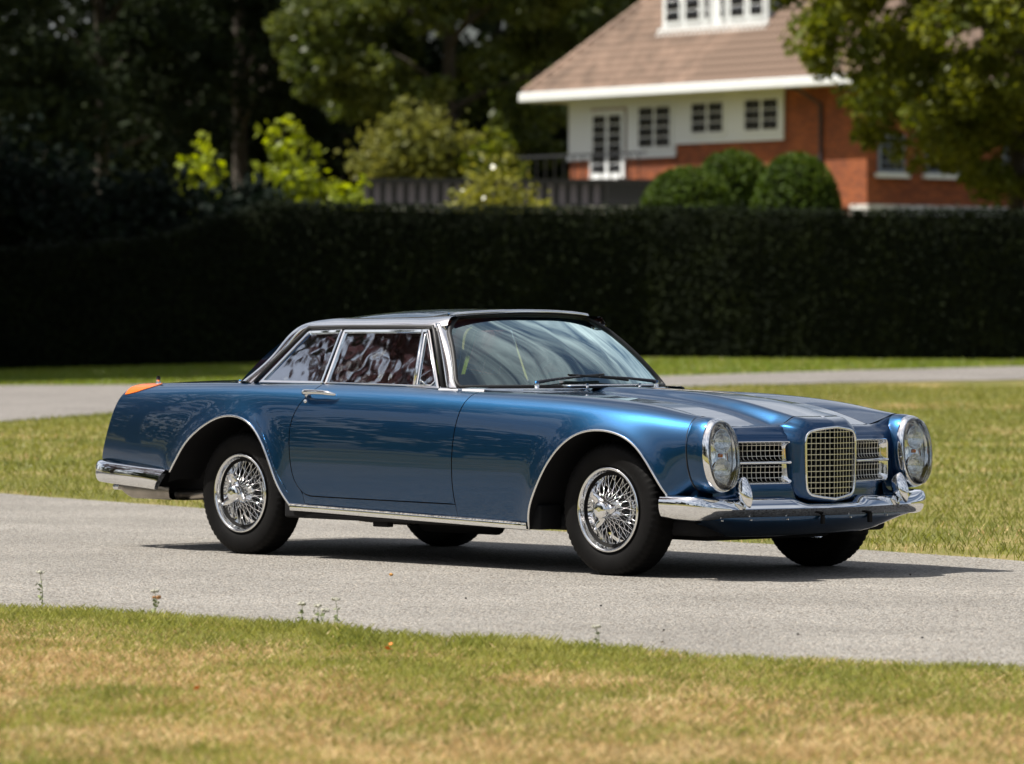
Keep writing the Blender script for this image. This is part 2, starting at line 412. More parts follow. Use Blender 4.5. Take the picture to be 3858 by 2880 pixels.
st = straw_map(R, D) + r.normal(0, .15, len(R)) + .055 * np.clip((ed - 1.2) / 2.5, -.5, 1) > .665
tall = 1 + .5 * (fbm(R * 1.3, D * 1.3, 14, 2) - .3) * 1.2
hg = np.where(st, r.uniform(.008, .026, len(R)), r.uniform(.010, .034, len(R))) * np.clip(tall, .6, 1.7)
hg *= 1 + (ed < .45) * np.clip(fbm(R * 1.6, D * .6, 33, 3) - .42, 0, 1) * 1.6
ln = np.where(st, 1.3, .8)
Q = blades(R, D, hg, np.where(st, .0022, .0026), ln, 4)
me = quads_mesh('grass', np.concatenate([Q[~st], Q[st]])); me.materials.append(M_GR); me.materials.append(M_ST)
mi = np.zeros(len(Q), np.int32); mi[(~st).sum():] = 1; me.polygons.foreach_set('material_index', mi)
tag(obj('grass', me), 'parched grass verge with straw patches along the near road edge', 'grass', kind='stuff')

R, D = scatter(r, 340000, 22, 66, 2.2, .112)
ed = D - edge_D(FAR_E, R) - .14 * (fbm(R * 2.2, D * 0 + 5, 5, 4) - .5); pe = edge_D(PNEAR_E, R) - D
wgt = np.where(D < 34, 1.0, .55)
keep = (ed > -.04) & (pe > -.1) & (r.uniform(0, 1, len(R)) < wgt)
R, D, ed = R[keep], D[keep], ed[keep]
st = fbm(R * .8, D * .35, 41, 3) + r.normal(0, .12, len(R)) - .03 * (D > 36) + .10 * (ed < .35) > .74
hg = r.uniform(.025, .065, len(R)) * np.where(st, .8, 1)
Q = blades(R, D, hg * .8, np.where(D < 34, .0055, .012), .8, 5)
me = quads_mesh('grass', np.concatenate([Q[~st], Q[st]])); me.materials.append(M_LG); me.materials.append(M_ST)
mi = np.zeros(len(Q), np.int32); mi[(~st).sum():] = 1; me.polygons.foreach_set('material_index', mi)
tag(obj('lawn_grass', me), 'yellowing lawn between the road and the drive behind the car', 'grass', kind='stuff')

R, D = scatter(r, 60000, 66, 90, 4, .112)
keep = (D > edge_D(PFAR_E, R) - .2)
R, D = R[keep], D[keep]
Q = blades(R, D, r.uniform(.02, .05, len(R)), .03, .8, 6)
M_HG = leafmat('verge_green', (.10, .16, .02), (.16, .22, .03), (.22, .25, .04), scale=.3, trans=.35, rough=.5, fine=5)
tag(obj('verge_grass', quads_mesh('grass', Q), M_HG), 'bright green strip of grass at the foot of the hedge', 'grass', kind='stuff')

# ---- leaves
def leaf_quads(C, size, r, nrm=None, flat=.0, aspect=.55):
    """diamond leaves round the centres C; nrm pulls the leaf faces towards a direction"""
    n = len(C)
    a = r.normal(0, 1, (n, 3)); a /= np.linalg.norm(a, axis=1)[:, None]
    if nrm is not None:
        a = a * (1 - flat) + nrm * flat; a /= np.linalg.norm(a, axis=1)[:, None] + 1e-9
    b = np.cross(a, r.normal(0, 1, (n, 3))); b /= np.linalg.norm(b, axis=1)[:, None] + 1e-9
    c = np.cross(a, b)
    s = (size * r.uniform(.6, 1.35, n))[:, None]
    return np.stack([C - b * s, C - c * s * aspect, C + b * s, C + c * s * aspect], 1)
M_YEW = leafmat('yew', (.004, .007, .003), (.008, .012, .005), (.017, .024, .007), scale=1.2, trans=.12, rough=.8, spec=.08)
M_YEWCORE = pmat('yew_core', (.006, .008, .004), .9, spec=.05)
M_BARK = pmat('bark', (.05, .04, .03), .9, var=(6, .4), bump=(14, .8, .03))
def hedge(name, label, path, thick, top, seed, dens=900):
    """clipped hedge: dark core with small leaves all over its faces. path: (R,D) list; top(R) gives the top height"""
    p = np.array(path, float); seg = np.r_[0, np.cumsum(np.linalg.norm(np.diff(p, axis=0), axis=1))]
    n = max(12, int(seg[-1] / .5)); s = np.linspace(0, seg[-1], n)
    R = np.interp(s, seg, p[:, 0]); D = np.interp(s, seg, p[:, 1])
    tR = np.gradient(R); tD = np.gradient(D); l = np.hypot(tR, tD); nR, nD = tD / l, -tR / l    # towards the camera side
    V = []; prof = [(1, 0), (1.02, .4), (1, .9), (.9, 1), (-.9, 1), (-1, .9), (-1, 0)]
    for i in range(n):
        z0 = float(zt(R[i], D[i])) - .1; z1 = float(top(R[i])) - .07
        for a, b in prof:
            V.append(W3(R[i] + nR[i] * a * (thick / 2 - .07), D[i] + nD[i] * a * (thick / 2 - .07), z0 + (z1 - z0) * b))
    F = grid_faces(n, len(prof)); F += [tuple(range(len(prof)))[::-1], tuple((n - 1) * len(prof) + k for k in range(len(prof)))]
    root = empty(name, W3(float(R[n // 2]), float(D[n // 2]), float(zt(R[n // 2], D[n // 2]))))
    tag(root, label, 'hedge', 'clipped yew hedges')
    inv = np.array(root.location)
    core = mk('branches', np.array(V) - inv, F, M_YEWCORE, root, smooth=False)
    q = np.random.default_rng(seed)
    m = int(seg[-1] * 3.0 * dens); u = q.uniform(0, seg[-1], m); Rm = np.interp(u, seg, p[:, 0]); Dm = np.interp(u, seg, p[:, 1])
    i = np.clip((u / seg[-1] * (n - 1)).astype(int), 0, n - 1); nr, nd = nR[i], nD[i]
    zb = zt(Rm, Dm); ztp = np.array([top(x) for x in Rm]) if not hasattr(top, 'vec') else top(Rm)
    lump = (fbm(u * .8, u * 0 + 1, seed, 3) - .5) * .07
    v = q.uniform(0, 3.0, m); front = v < 2.0
    zz = np.where(front, zb + (ztp - zb) * (v / 2.0), ztp); off = np.where(front, thick / 2, (v - 2.5) * 2 * thick / 2)
    rnd = np.clip((zz - ztp + .22) / .22, 0, 1); off = np.where(front, off - .09 * rnd ** 2, off)
    off = off + lump * front + q.normal(0, .035, m); zz = zz + np.where(front, 0, lump * .7 - .12 * np.abs(off / (thick / 2)) ** 4) + q.normal(0, .03, m) + np.where(front, 0, q.exponential(.022, m))
    C = W3a(Rm + nr * off, Dm + nd * off, zz)
    face = np.where(front[:, None], np.concatenate([RH[None] * nr[:, None] + FH[None] * nd[:, None], np.zeros((m, 1))], 1), np.array([[0, 0, 1.0]]))
    obj('foliage', quads_mesh('foliage', leaf_quads(C - inv, .045, q, face, .68)), M_YEW, root)
    return root
def htop(x): return np.interp(x, [-30, -9.4, -6.9, -5.6, -4.6, -.9, 9.4, 30], [2.2, 2.3, 2.48, 2.85, 3.17, 3.1, 3.06, 3.05])
hedge('yew_hedge', 'tall dark clipped hedge behind the car, dipping low at its far left', [(-40, 90.2), (-20, 90.6), (-10, 90.8), (0, 91.2), (3.6, 91.3)], 1.6, htop, 51, 640)
hedge('yew_hedge', 'dark clipped hedge section at the right, its rounded end standing forward', [(2.2, 91.3), (3.0, 91.05), (4.2, 90.75), (5.6, 90.6), (8, 90.6), (14, 90.8), (26, 91.4), (40, 92.2)], 1.5, htop, 52, 620)

# ---- trees
def crown_leaves(clumps, rad, per, size, r, squash=.75):
    C = np.repeat(clumps, per, 0); n = len(C)
    d = r.normal(0, 1, (n, 3)); d /= np.linalg.norm(d, axis=1)[:, None]
    q = r.uniform(.25, 1, n) ** .6
    rr = np.repeat(rad, per)
    C = C + d * (q * rr)[:, None] * np.array([1, 1, squash])
    return leaf_quads(C, size, r, np.array([[0, 0, 1.0]]), .25)
def tree(name, label, R, D, z0, H, cr, cz0, mat, nclump, per, size, seed, group=None, trunk_r=.25, shape='round', crad=(.6, 1.15), bark=None):
    q = np.random.default_rng(seed); base = W3(R, D, z0)
    root = empty(name, base); tag(root, label, 'tree', group)
    d = q.normal(0, 1, (nclump, 3)); d /= np.linalg.norm(d, axis=1)[:, None]
    rad = q.uniform(.35, 1, nclump) ** .5
    cc = np.array([0, 0, (cz0 + H) / 2]); ax = np.array([cr, cr, (H - cz0) / 2])
    cl = cc + d * rad[:, None] * ax
    if shape == 'cone':
        u = q.uniform(0, 1, nclump) ** .8; a = q.uniform(0, 6.283, nclump); rr = cr * (1 - u) * np.sqrt(q.uniform(.25, 1, nclump)) + .2
        cl = np.stack([rr * np.cos(a), rr * np.sin(a), cz0 + u * (H - cz0)], 1)
    rads = q.uniform(crad[0], crad[1], nclump)
    obj('crown', quads_mesh('crown', crown_leaves(cl, rads, per, size, q)), mat, root)
    # trunk and limbs, one mesh
    Vs, Fs = [], []
    def add(path, rd, ns=7):
        v, f = tube_vf(path, rd, ns); o = len(Vs); Vs.extend(v); Fs.extend([tuple(k + o for k in x) for x in f])
    top = cz0 + (H - cz0) * (.9 if shape == 'cone' else .55)
    tp = curve3([(0, 0, -.3), (.1 * q.normal(), .1 * q.normal(), top * .4), (.2 * q.normal(), .2 * q.normal(), top)], 9)
    add(tp, np.linspace(trunk_r, trunk_r * .3, 9), 9)
    for k in q.permutation(nclump)[:26]:
        h = min(cl[k][2] * .7, top * .95); s = np.array([0, 0, h]) + (tp[min(8, int(h / top * 8))] * [1, 1, 0])
        add(curve3([s, (s + cl[k]) / 2 + [0, 0, .25], cl[k]], 5), np.linspace(trunk_r * .35, .02, 5), 5)
    mk('trunk', Vs, Fs, bark or M_BARK, root)
    return root
M_OLIVE = leafmat('leaf_olive', (.034, .054, .011), (.07, .092, .018), (.14, .155, .036), scale=.4, trans=.4)
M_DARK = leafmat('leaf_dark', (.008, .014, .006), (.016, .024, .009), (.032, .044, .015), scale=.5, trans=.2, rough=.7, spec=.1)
M_MAPLE = leafmat('leaf_maple', (.055, .08, .010), (.115, .135, .016), (.20, .20, .028), scale=.7, trans=.42, spec=.2)
M_COPPER = leafmat('leaf_copper', (.05, .022, .020), (.09, .045, .042), (.15, .08, .08), scale=.6, trans=.35)
M_YOUNG = leafmat('leaf_young', (.16, .21, .018), (.22, .27, .025), (.28, .31, .04), scale=1.2, trans=.5, rough=.35)
M_BAMB = leafmat('leaf_pale', (.065, .078, .016), (.13, .135, .028), (.21, .205, .05), scale=.8, trans=.35, spec=.15)
M_LAUR = leafmat('leaf_laurel', (.14, .15, .02), (.22, .22, .035), (.30, .29, .07), scale=1.5, trans=.35, rough=.3)
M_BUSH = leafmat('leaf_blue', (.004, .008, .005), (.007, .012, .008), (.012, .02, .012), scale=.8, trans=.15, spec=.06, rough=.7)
M_BOX = leafmat('leaf_box', (.024, .048, .005), (.048, .082, .008), (.085, .12, .013), scale=1.0, trans=.25, rough=.6, spec=.15)
def gz(R, D): return float(zt(R, D))
tree('broadleaf_tree', 'tall olive-green broadleaf tree lit by the sun left of the house roof', -2.4, 170, gz(-2.4, 170), 18, 6.4, .6, M_OLIVE, 230, 300, .16, 61, 'trees behind the hedge', .35)
tree('broadleaf_tree', 'broadleaf tree tight against the left end of the house', 3.6, 180, gz(3.6, 180), 19, 5.0, 1.5, M_OLIVE, 120, 280, .16, 62, 'trees behind the hedge', .3)
for k, (R_, D_, H_, c_, lab, m_) in enumerate([
    (-15.2, 181, 21, 5.0, 'dark conifer with a few sunlit olive boughs in the upper left', M_DARK),
    (-19.2, 166, 20, 5.0, 'dark conifer at the far left edge of the picture', M_DARK),
    (-10.4, 187, 22, 5.0, 'dark conifer between the two bright young shrubs, far behind them', M_DARK),
    (-6.6, 193, 23, 5.2, 'dark conifer behind the larger bright young shrub', M_DARK),
    (-12.6, 197, 24, 5.4, 'dark conifer far back, filling the gap between the nearer ones at the left', M_DARK),
    (-.8, 199, 24, 5.0, 'dark conifer directly behind the olive broadleaf tree', M_DARK),
    (-24.5, 174, 20, 5.2, 'dark conifer just outside the left edge of the picture', M_DARK)]):
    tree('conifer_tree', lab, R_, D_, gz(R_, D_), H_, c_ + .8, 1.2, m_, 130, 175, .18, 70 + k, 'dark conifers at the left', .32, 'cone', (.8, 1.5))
tree('maple_tree', 'leafy tree with yellow-green boughs in front of the right end of the house', 10.7, 104, gz(10.7, 104), 12.8, 5.3, 1.45, M_MAPLE, 470, 190, .105, 63, 'trees behind the hedge', .22, crad=(.4, .8))

tree('unseen_tree', 'unseen copper-leaved tree added outside the left edge of the picture to mottle the side windows', -17.5, 29, 0, 17.0, 5.6, 3.4, M_COPPER, 190, 90, .17, 64, 'trees behind the hedge', .3, crad=(.5, 1.0))  # added out of view; copper leaves invented to redden the side-window reflections
tree('unseen_tree', 'tree outside the left edge of the picture shading the low end of the hedge', -14.4, 87, gz(-14.4, 87), 14, 5.2, 1.6, M_DARK, 260, 230, .26, 65, 'trees behind the hedge', .35)
tree('unseen_tree', 'tree outside the left edge of the picture shading the grass beside the drive', -13.9, 77.5, gz(-13.9, 77.5), 14, 5.4, 1.8, M_DARK, 250, 230, .26, 67, 'trees behind the hedge', .35)
tree('unseen_tree', 'dark tree outside the left edge of the picture behind the low end of the hedge', -16.4, 99.5, gz(-16.4, 99.5), 15, 4.6, 2.0, M_DARK, 110, 150, .2, 66, 'trees behind the hedge', .35)
# woodland all round, far back: one mass nobody could count
q = np.random.default_rng(90)
Cs = []
def belt(R0, R1, D0, D1, n, h0, h1, base=True):
    R = q.uniform(R0, R1, n); D = q.uniform(D0, D1, n); Hh = q.uniform(h0, h1, n)
    for a, b, h in zip(R, D, Hh):
        m = 26; u = q.uniform(0.02, 1, m); an = q.uniform(0, 6.283, m); rr = 3.4 * np.sqrt(1 - u * .75) * np.sqrt(q.uniform(.1, 1, m))
        Cs.append(W3a(a + rr * np.cos(an), b + rr * np.sin(an), gz(a, b) + u * h))
belt(-90, 100, 190, 206, 96, 20, 28)
belt(-40, 40, 205, 215, 60, 9, 16)
belt(-26, 30, 196, 214, 46, 4, 8)
belt(-70, -46, -30, 60, 34, 10, 14)
belt(-46, -38, 4, 44, 16, 7, 10)
belt(-75, -50, 60, 180, 24, 10, 15)
belt(-45, 70, -75, -55, 26, 10, 15)
belt(62, 85, -30, 170, 26, 10, 15)
Cs = np.concatenate(Cs)
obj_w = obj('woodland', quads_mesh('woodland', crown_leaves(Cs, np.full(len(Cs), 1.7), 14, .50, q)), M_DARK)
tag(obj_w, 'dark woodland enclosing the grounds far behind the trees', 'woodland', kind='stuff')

# ---- shrubs
def shrub(name, label, R, D, z0, H, rad, mat, nst, per, size, seed, spread=.5, cat='shrub', zlow=.25, gap=.35, group=None):
    """several stems, leaves in loose tufts along them"""
    q = np.random.default_rng(seed); root = empty(name, W3(R, D, z0)); tag(root, label, cat, group)
    Vs, Fs, C = [], [], []
    for k in range(nst):
        a = q.uniform(0, 6.283); rr = rad * math.sqrt(q.uniform(0, 1)); hh = H * (1 - .45 * (rr / rad) ** 2) * q.uniform(.8, 1.05)
        p = curve3([(0.15 * q.normal(), .15 * q.normal(), -.1), (rr * .6 * math.cos(a), rr * .6 * math.sin(a), hh * .55), (rr * math.cos(a), rr * math.sin(a), hh)], 12)
        v, f = tube_vf(p, np.linspace(.03, .006, 12), 5); o = len(Vs); Vs.extend(v); Fs.extend([tuple(i + o for i in x) for x in f])
        u = np.sort(q.uniform(zlow, 1, per)) * 11; i = np.minimum(u.astype(int), 10); c = p[i] + (p[i + 1] - p[i]) * (u - i)[:, None]
        C.append(c + q.normal(0, 1, (per, 3)) * spread * rad * np.array([1, 1, .6]) * gap)
    mk('stem', Vs, Fs, M_BARK, root)
    obj('foliage', quads_mesh('foliage', leaf_quads(np.concatenate(C), size, q, np.array([[0, 0, 1.0]]), .35, .7)), mat, root)
    return root
shrub('young_shrub', 'smaller bright yellow-green young shrub above the dip in the hedge', -7.0, 110, gz(-7, 110), 2.75, .62, M_YOUNG, 9, 60, .11, 101, group='bright young shrubs behind the hedge')
shrub('young_shrub', 'taller bright yellow-green young shrub sunlit against the dark trees', -5.0, 110, gz(-5, 110), 3.25, .78, M_YOUNG, 12, 70, .11, 102, group='bright young shrubs behind the hedge')
shrub('young_shrub', 'low bright yellow-green shrub touching the left end of the fence', -3.7, 109, gz(-3.7, 109), 2.0, .62, M_YOUNG, 9, 60, .10, 103, group='bright young shrubs behind the hedge')
shrub('pale_shrub', 'broad pale feathery shrub under the olive tree', -2.7, 138, gz(-2.7, 138), 3.4, 1.7, M_BAMB, 70, 150, .12, 104, spread=.3, zlow=.1, gap=.5)
shrub('pale_shrub', 'rounded mid-green shrub at the right of the pale feathery one', -0.6, 137, gz(-.6, 137), 2.5, .85, M_MAPLE, 36, 120, .10, 105, spread=.4, zlow=.1, gap=.5)
shrub('laurel_shrub', 'rounded cream-green shrub peeping over the hedge by the terrace', -.25, 95.5, gz(-.25, 95.5), 3.25, 1.15, M_LAUR, 70, 150, .075, 106, spread=.4, zlow=.15, gap=.5)
shrub('laurel_shrub', 'tiny cream-green shoot over the hedge below the terrace fence', 1.05, 95.0, gz(1.05, 95), 2.55, .22, M_LAUR, 8, 60, .06, 107, zlow=.3)
shrub('dark_shrub', 'large bluish dark shrub behind the low left end of the hedge', -7.6, 101, gz(-7.6, 101), 2.6, 2.0, M_BUSH, 60, 170, .11, 108, spread=.4, zlow=.05, gap=.5)
shrub('dark_shrub', 'black-green shrub at the far left behind the hedge', -11.0, 104, gz(-11, 104), 3.4, 2.4, M_BUSH, 60, 170, .12, 109, spread=.4, zlow=.05, gap=.5)
shrub('dark_shrub', 'dark shrub between the two tall young shrubs', -5.6, 106, gz(-5.6, 106), 1.9, 1.2, M_BUSH, 40, 120, .10, 110, spread=.4, zlow=.05, gap=.5)

def topiary(label, R, D, H, rad, seed, pw):
    q = np.random.default_rng(seed); z0 = gz(R, D); root = empty('topiary_dome', W3(R, D, z0)); tag(root, label, 'topiary', 'clipped topiary domes by the house')
    def prof(u): return rad * np.sqrt(np.maximum(0, 1 - np.clip((u - pw) / (1 - pw), 0, 1) ** 2.3)) * (.88 + .12 * np.minimum(1, u / pw))
    V = []; n, m = 20, 14
    for i in range(n):
        for j in range(m):
            u = j / (m - 1) * .985; a = 2 * math.pi * i / n; V.append(((prof(u) - .05) * math.cos(a), (prof(u) - .05) * math.sin(a), u * H - .05))
    mk('branches', V, grid_faces(n, m, wrap_u=True), M_YEWCORE, root)
    k = 9000; u = q.uniform(.02, 1, k) ** .9; a = q.uniform(0, 6.283, k); lum = 1 + .10 * (fbm(a * 1.6, u * 4, seed, 3) - .5)
    rr = prof(u) * lum + q.normal(0, .025, k)
    C = np.stack([rr * np.cos(a), rr * np.sin(a), u * H * (1 + .3 * (lum - 1)) + q.normal(0, .02, k)], 1)
    nr = np.stack([np.cos(a), np.sin(a), .2 + 1.6 * np.clip(u - .4, 0, 1)], 1); nr /= np.linalg.norm(nr, axis=1)[:, None]
    obj('foliage', quads_mesh('foliage', leaf_quads(C, .05, q, nr, .4)), M_BOX, root)
topiary('leftmost of the three clipped domes, overlapping the one behind it', 3.50, 98.5, 4.12 - gz(3.55, 98.5), .95, 121, .62)
topiary('middle clipped dome standing back between the other two', 4.58, 101.5, 4.56 - gz(4.62, 101.5), .82, 122, .66)
topiary('rightmost clipped dome, tall and narrow against the brick wall', 5.74, 99, 4.42 - gz(5.72, 99), .90, 123, .55)

# ---- slatted fence on the terrace wall
M_SLAT = pmat('fence_slat', (.085, .075, .085), .6, var=(3, .25))
M_BLACK = pmat('black_paint', (.012, .012, .014), .5)
M_WHITE = pmat('white_paint', (.66, .68, .68), .5, var=(1.2, .05), bump=(3, .15, .01))
M_STONE = pmat('pale_stone', (.5, .49, .47), .8, var=(2.5, .18), bump=(9, .4, .01))
fr = empty('terrace_fence', W3(0, 131, gz(0, 131))); tag(fr, 'dark fence of spaced slats at the edge of the terrace', 'fence')
fl = np.array(fr.location)
def facing_box(name, R0, R1, D0, D1, z0, z1, mat, parent):
    p = [W3(a, b, z) for a in (R0, R1) for b in (D0, D1) for z in (z0, z1)]
    f = [(0, 1, 3, 2), (4, 6, 7, 5), (0, 4, 5, 1), (2, 3, 7, 6), (0, 2, 6, 4), (1, 5, 7, 3)]
    o = mk(name, np.array(p) - np.array(parent.location if parent else (0, 0, 0)), f, mat, parent, smooth=False); return fix_normals(o)
x = -3.95; sm = None
while x < 2.45:
    if sm is None:
        s0 = facing_box('slat', -.085, .085, 131, 131.03, 4.10, 4.66, M_SLAT, fr); sm = s0.data
        s0.location = Vector(W3(x, 131, 0)) - Vector(W3(0, 131, 0))
    else:
        s1 = obj('slat', sm, None, fr); s1.location = Vector(W3(x, 131, 0)) - Vector(W3(0, 131, 0))
    x += .31
facing_box('rail', -4.1, 3.75, 130.95, 131.06, 4.66, 4.79, M_BLACK, fr)
facing_box('rail', -4.1, 3.75, 131.04, 131.10, 4.10, 4.18, M_BLACK, fr)
facing_box('backing_board', -4.1, 2.5, 131.12, 131.15, 4.05, 4.66, M_BLACK, fr)
facing_box('end_panel', 2.52, 3.85, 130.97, 131.05, 4.12, 4.655, M_BLACK, fr)
tw = empty('terrace_wall', W3(0, 130.5, gz(0, 130.5))); tag(tw, 'low pale stone terrace wall under the slatted fence', 'wall')
for k in range(8): facing_box('stone_block', -4.1 + k * 1.0, -3.12 + k * 1.0, 130.6 + .012 * (k % 3), 131.3, 2.6, 4.06 - .01 * (k % 2), M_STONE, tw)

# ================================================================== HOUSE
EAVE = W3(0.273, 155.0, 0.0)
adir = RH * .58112 - FH * .81382
HS = empty('villa', EAVE, math.atan2(adir[1], adir[0])); tag(HS, 'white and red-brick villa with a brown tiled hipped roof', 'house')
def brick_mat():
    m, t, b = new_mat('red_brick'); lk = t.links.new
    g = t.nodes.new('ShaderNodeTexCoord'); sp = t.nodes.new('ShaderNodeSeparateXYZ'); cb = t.nodes.new('ShaderNodeCombineXYZ')
    ad = t.nodes.new('ShaderNodeMath'); ad.operation = 'ADD'
    lk(g.outputs['Object'], sp.inputs[0]); lk(sp.outputs['X'], ad.inputs[0]); lk(sp.outputs['Y'], ad.inputs[1]); lk(ad.outputs[0], cb.inputs['X']); lk(sp.outputs['Z'], cb.inputs['Y'])
    br = t.nodes.new('ShaderNodeTexBrick'); lk(cb.outputs[0], br.inputs['Vector'])
    br.inputs['Scale'].default_value = 1; br.inputs['Brick Width'].default_value = .22; br.inputs['Row Height'].default_value = .065; br.inputs['Mortar Size'].default_value = .006
    br.inputs['Color1'].default_value = (.40, .105, .024, 1); br.inputs['Color2'].default_value = (.21, .052, .016, 1); br.inputs['Mortar'].default_value = (.15, .07, .04, 1)
    n = t.nodes.new('ShaderNodeTexNoise'); n.inputs['Scale'].default_value = 1.4; n.inputs['Detail'].default_value = 5; lk(g.outputs['Object'], n.inputs['Vector'])
    r = t.nodes.new('ShaderNodeValToRGB'); r.color_ramp.elements[0].position = .3; r.color_ramp.elements[1].position = .7; r.color_ramp.elements[0].color = (.65, .6, .6, 1)
    mx = t.nodes.new('ShaderNodeMix'); mx.data_type = 'RGBA'; mx.blend_type = 'MULTIPLY'; mx.inputs['Factor'].default_value = 1
    lk(n.outputs['Fac'], r.inputs['Fac']); lk(br.outputs['Color'], mx.inputs['A']); lk(r.outputs['Color'], mx.inputs['B']); lk(mx.outputs['Result'], b.inputs['Base Color'])
    b.inputs['Roughness'].default_value = .85
    bp = t.nodes.new('ShaderNodeBump'); bp.inputs['Distance'].default_value = .01; lk(br.outputs['Fac'], bp.inputs['Height']); bp.invert = True; lk(bp.outputs['Normal'], b.inputs['Normal'])
    return m
M_BRICK = brick_mat()
M_TILE = pmat('roof_tile', (.25, .17, .125), .8, var=(1.6, .35, 6))
M_PANE = pmat('window_pane', (.008, .009, .012), .12, spec=.3)
M_LEAD = pmat('dark_metal', (.03, .032, .04), .5, metal=.3)
M_BLUEGREY = pmat('dormer_cheek_shade', (.16, .19, .24), .6)  # shade on the dormer's right side put into the colour
def hbox(name, a0, a1, b0, b1, z0, z1, mat, parent, r=0):
    return rbox(name, a0, a1, b0, b1, z0, z1, mat, parent, r, 1)
wl = hbox('wall', 1.24, 15.9, 1.0, 9.6, 2.4, 8.0, M_BRICK, HS)
hbox('plinth', 15.2, 16.05, .93, 9.7, 2.42, 4.42, M_STONE, HS)
# white boarded band: each board a part
def boards(a0, a1, z0, z1, w=.26):
    n = max(1, round((a1 - a0) / w)); me_ = rbox_mesh('board', 0, (a1 - a0) / n - .006, 0, .05, 0, z1 - z0, .004, 1); me_.materials.append(M_WHITE)
    for k in range(n): obj('board', me_, None, HS, (a0 + k * (a1 - a0) / n, .945 - .0015 * (k % 2), z0))
boards(1.22, 2.36, 6.06, 7.92); boards(4.28, 6.78, 6.06, 7.92); boards(6.78, 12.08, 6.43, 7.92); boards(2.36, 4.28, 7.62, 7.92)
hbox('trim_board', 1.18, 2.36, .915, .946, 6.02, 6.14, M_WHITE, HS); hbox('trim_board', 4.28, 6.80, .915, .946, 6.02, 6.14, M_WHITE, HS)
hbox('trim_board', 6.80, 12.12, .915, .946, 6.40, 6.51, M_WHITE, HS); hbox('trim_board', 11.98, 12.10, .90, .945, 6.41, 7.93, M_WHITE, HS)
def window(a0, a1, z0, z1, sashes, cols, rows, b=.93, name='window', parent=None, fw=.07):
    """frame with sashes, every pane a piece of glass of its own"""
    parent = parent or HS
    f = hbox(name, a0, a1, b - .03, b + .02, z0, z1, M_WHITE, parent)
    me_ = None
    sw = (a1 - a0 - fw * (sashes + 1)) / sashes
    for s in range(sashes):
        s0 = a0 + fw + s * (sw + fw); mt = .035
        mh = .018; pw = (sw - mh * (cols - 1)) / cols; ph = (z1 - z0 - 2 * fw - mt * (rows - 1)) / rows
        for i in range(cols):
            for j in range(rows):
                if me_ is None: me_ = rbox_mesh('pane', 0, pw, -.012, 0, 0, ph, 0); me_.materials.append(M_PANE)
                obj('pane', me_, None, f, (s0 + i * (pw + mh), b - .031, z0 + fw + j * (ph + mt)))
    return f
window(2.42, 4.20, 5.43, 7.56, 2, 2, 6, name='door', fw=.17)
window(4.84, 6.66, 6.22, 7.70, 2, 2, 4, fw=.13); window(7.52, 9.30, 6.60, 7.74, 2, 2, 3, fw=.13); window(10.14, 11.96, 6.60, 7.76, 2, 2, 3, fw=.13)
hbox('step', 2.2, 4.4, .55, 1.0, 5.2, 5.41, M_STONE, HS)
# deck, railing and the lit lower wall at the left end
hbox('deck', -3.0, 8.4, -1.6, .995, 4.5, 5.2, M_BLACK, HS)
for k in range(24):
    hbox('baluster', -2.9 + k * .48, -2.87 + k * .48, -1.5, -1.47, 5.2, 6.02, M_BLACK, HS)
hbox('handrail', -3.0, 8.5, -1.53, -1.44, 6.02, 6.09, M_LEAD, HS)
# side wall windows to the right of the corner, half hidden by the tree
def side_window(b0, b1, z0, z1):
    f = hbox('window', 15.9, 15.96, b0, b1, z0, z1, M_BLUEGREY, HS)
    n, m = 3, 4; me_ = rbox_mesh('pane', 0, .012, 0, (b1 - b0 - .16) / n - .04, 0, (z1 - z0 - .16) / m - .04, 0); me_.materials.append(M_PANE)
    for i in range(n):
        for j in range(m): obj('pane', me_, None, f, (15.96, b0 + .1 + i * (b1 - b0 - .16) / n, z0 + .1 + j * (z1 - z0 - .16) / m))
    hbox('window_sill', 15.9, 16.1, b0 - .1, b1 + .1, z0 - .14, z0 - .002, M_WHITE, HS)
side_window(.9 + .5, 2.4, 5.35, 6.5); side_window(3.2, 5.0, 5.35, 7.3); side_window(6.2, 8.0, 5.35, 7.3)
# eaves, gutter, pipe
hbox('soffit', .12, 16.8, .12, 10.4, 7.93, 8.0, M_WHITE, HS)
gv = hbox('gutter', -.02, 16.95, -.14, .10, 7.88, 8.17, M_WHITE, HS, .03)
hbox('gutter', -.02, .22, .11, 10.6, 7.885, 8.165, M_WHITE, HS, .03); hbox('gutter', 16.72, 16.94, .11, 10.6, 7.885, 8.165, M_WHITE, HS, .03)
tube('downpipe', [(13.85, .92, 2.6), (13.85, .92, 7.4), (13.5, .3, 7.85), (13.3, .05, 7.9)], .055, M_LEAD, HS, 8)
# hipped roof: deck below the tiles
TP = 1.05; RB = 5.3
Vr = [(0.02, 0.02, 8.06), (16.9, .02, 8.06), (16.9, 10.6, 8.06), (.02, 10.6, 8.06), (RB, RB, 8.06 + TP * RB), (16.9 - RB, RB, 8.06 + TP * RB)]
roof = mk('roof', Vr, [(0, 1, 5, 4), (1, 2, 5), (2, 3, 4, 5), (3, 0, 4)], M_TILE, HS, smooth=False)
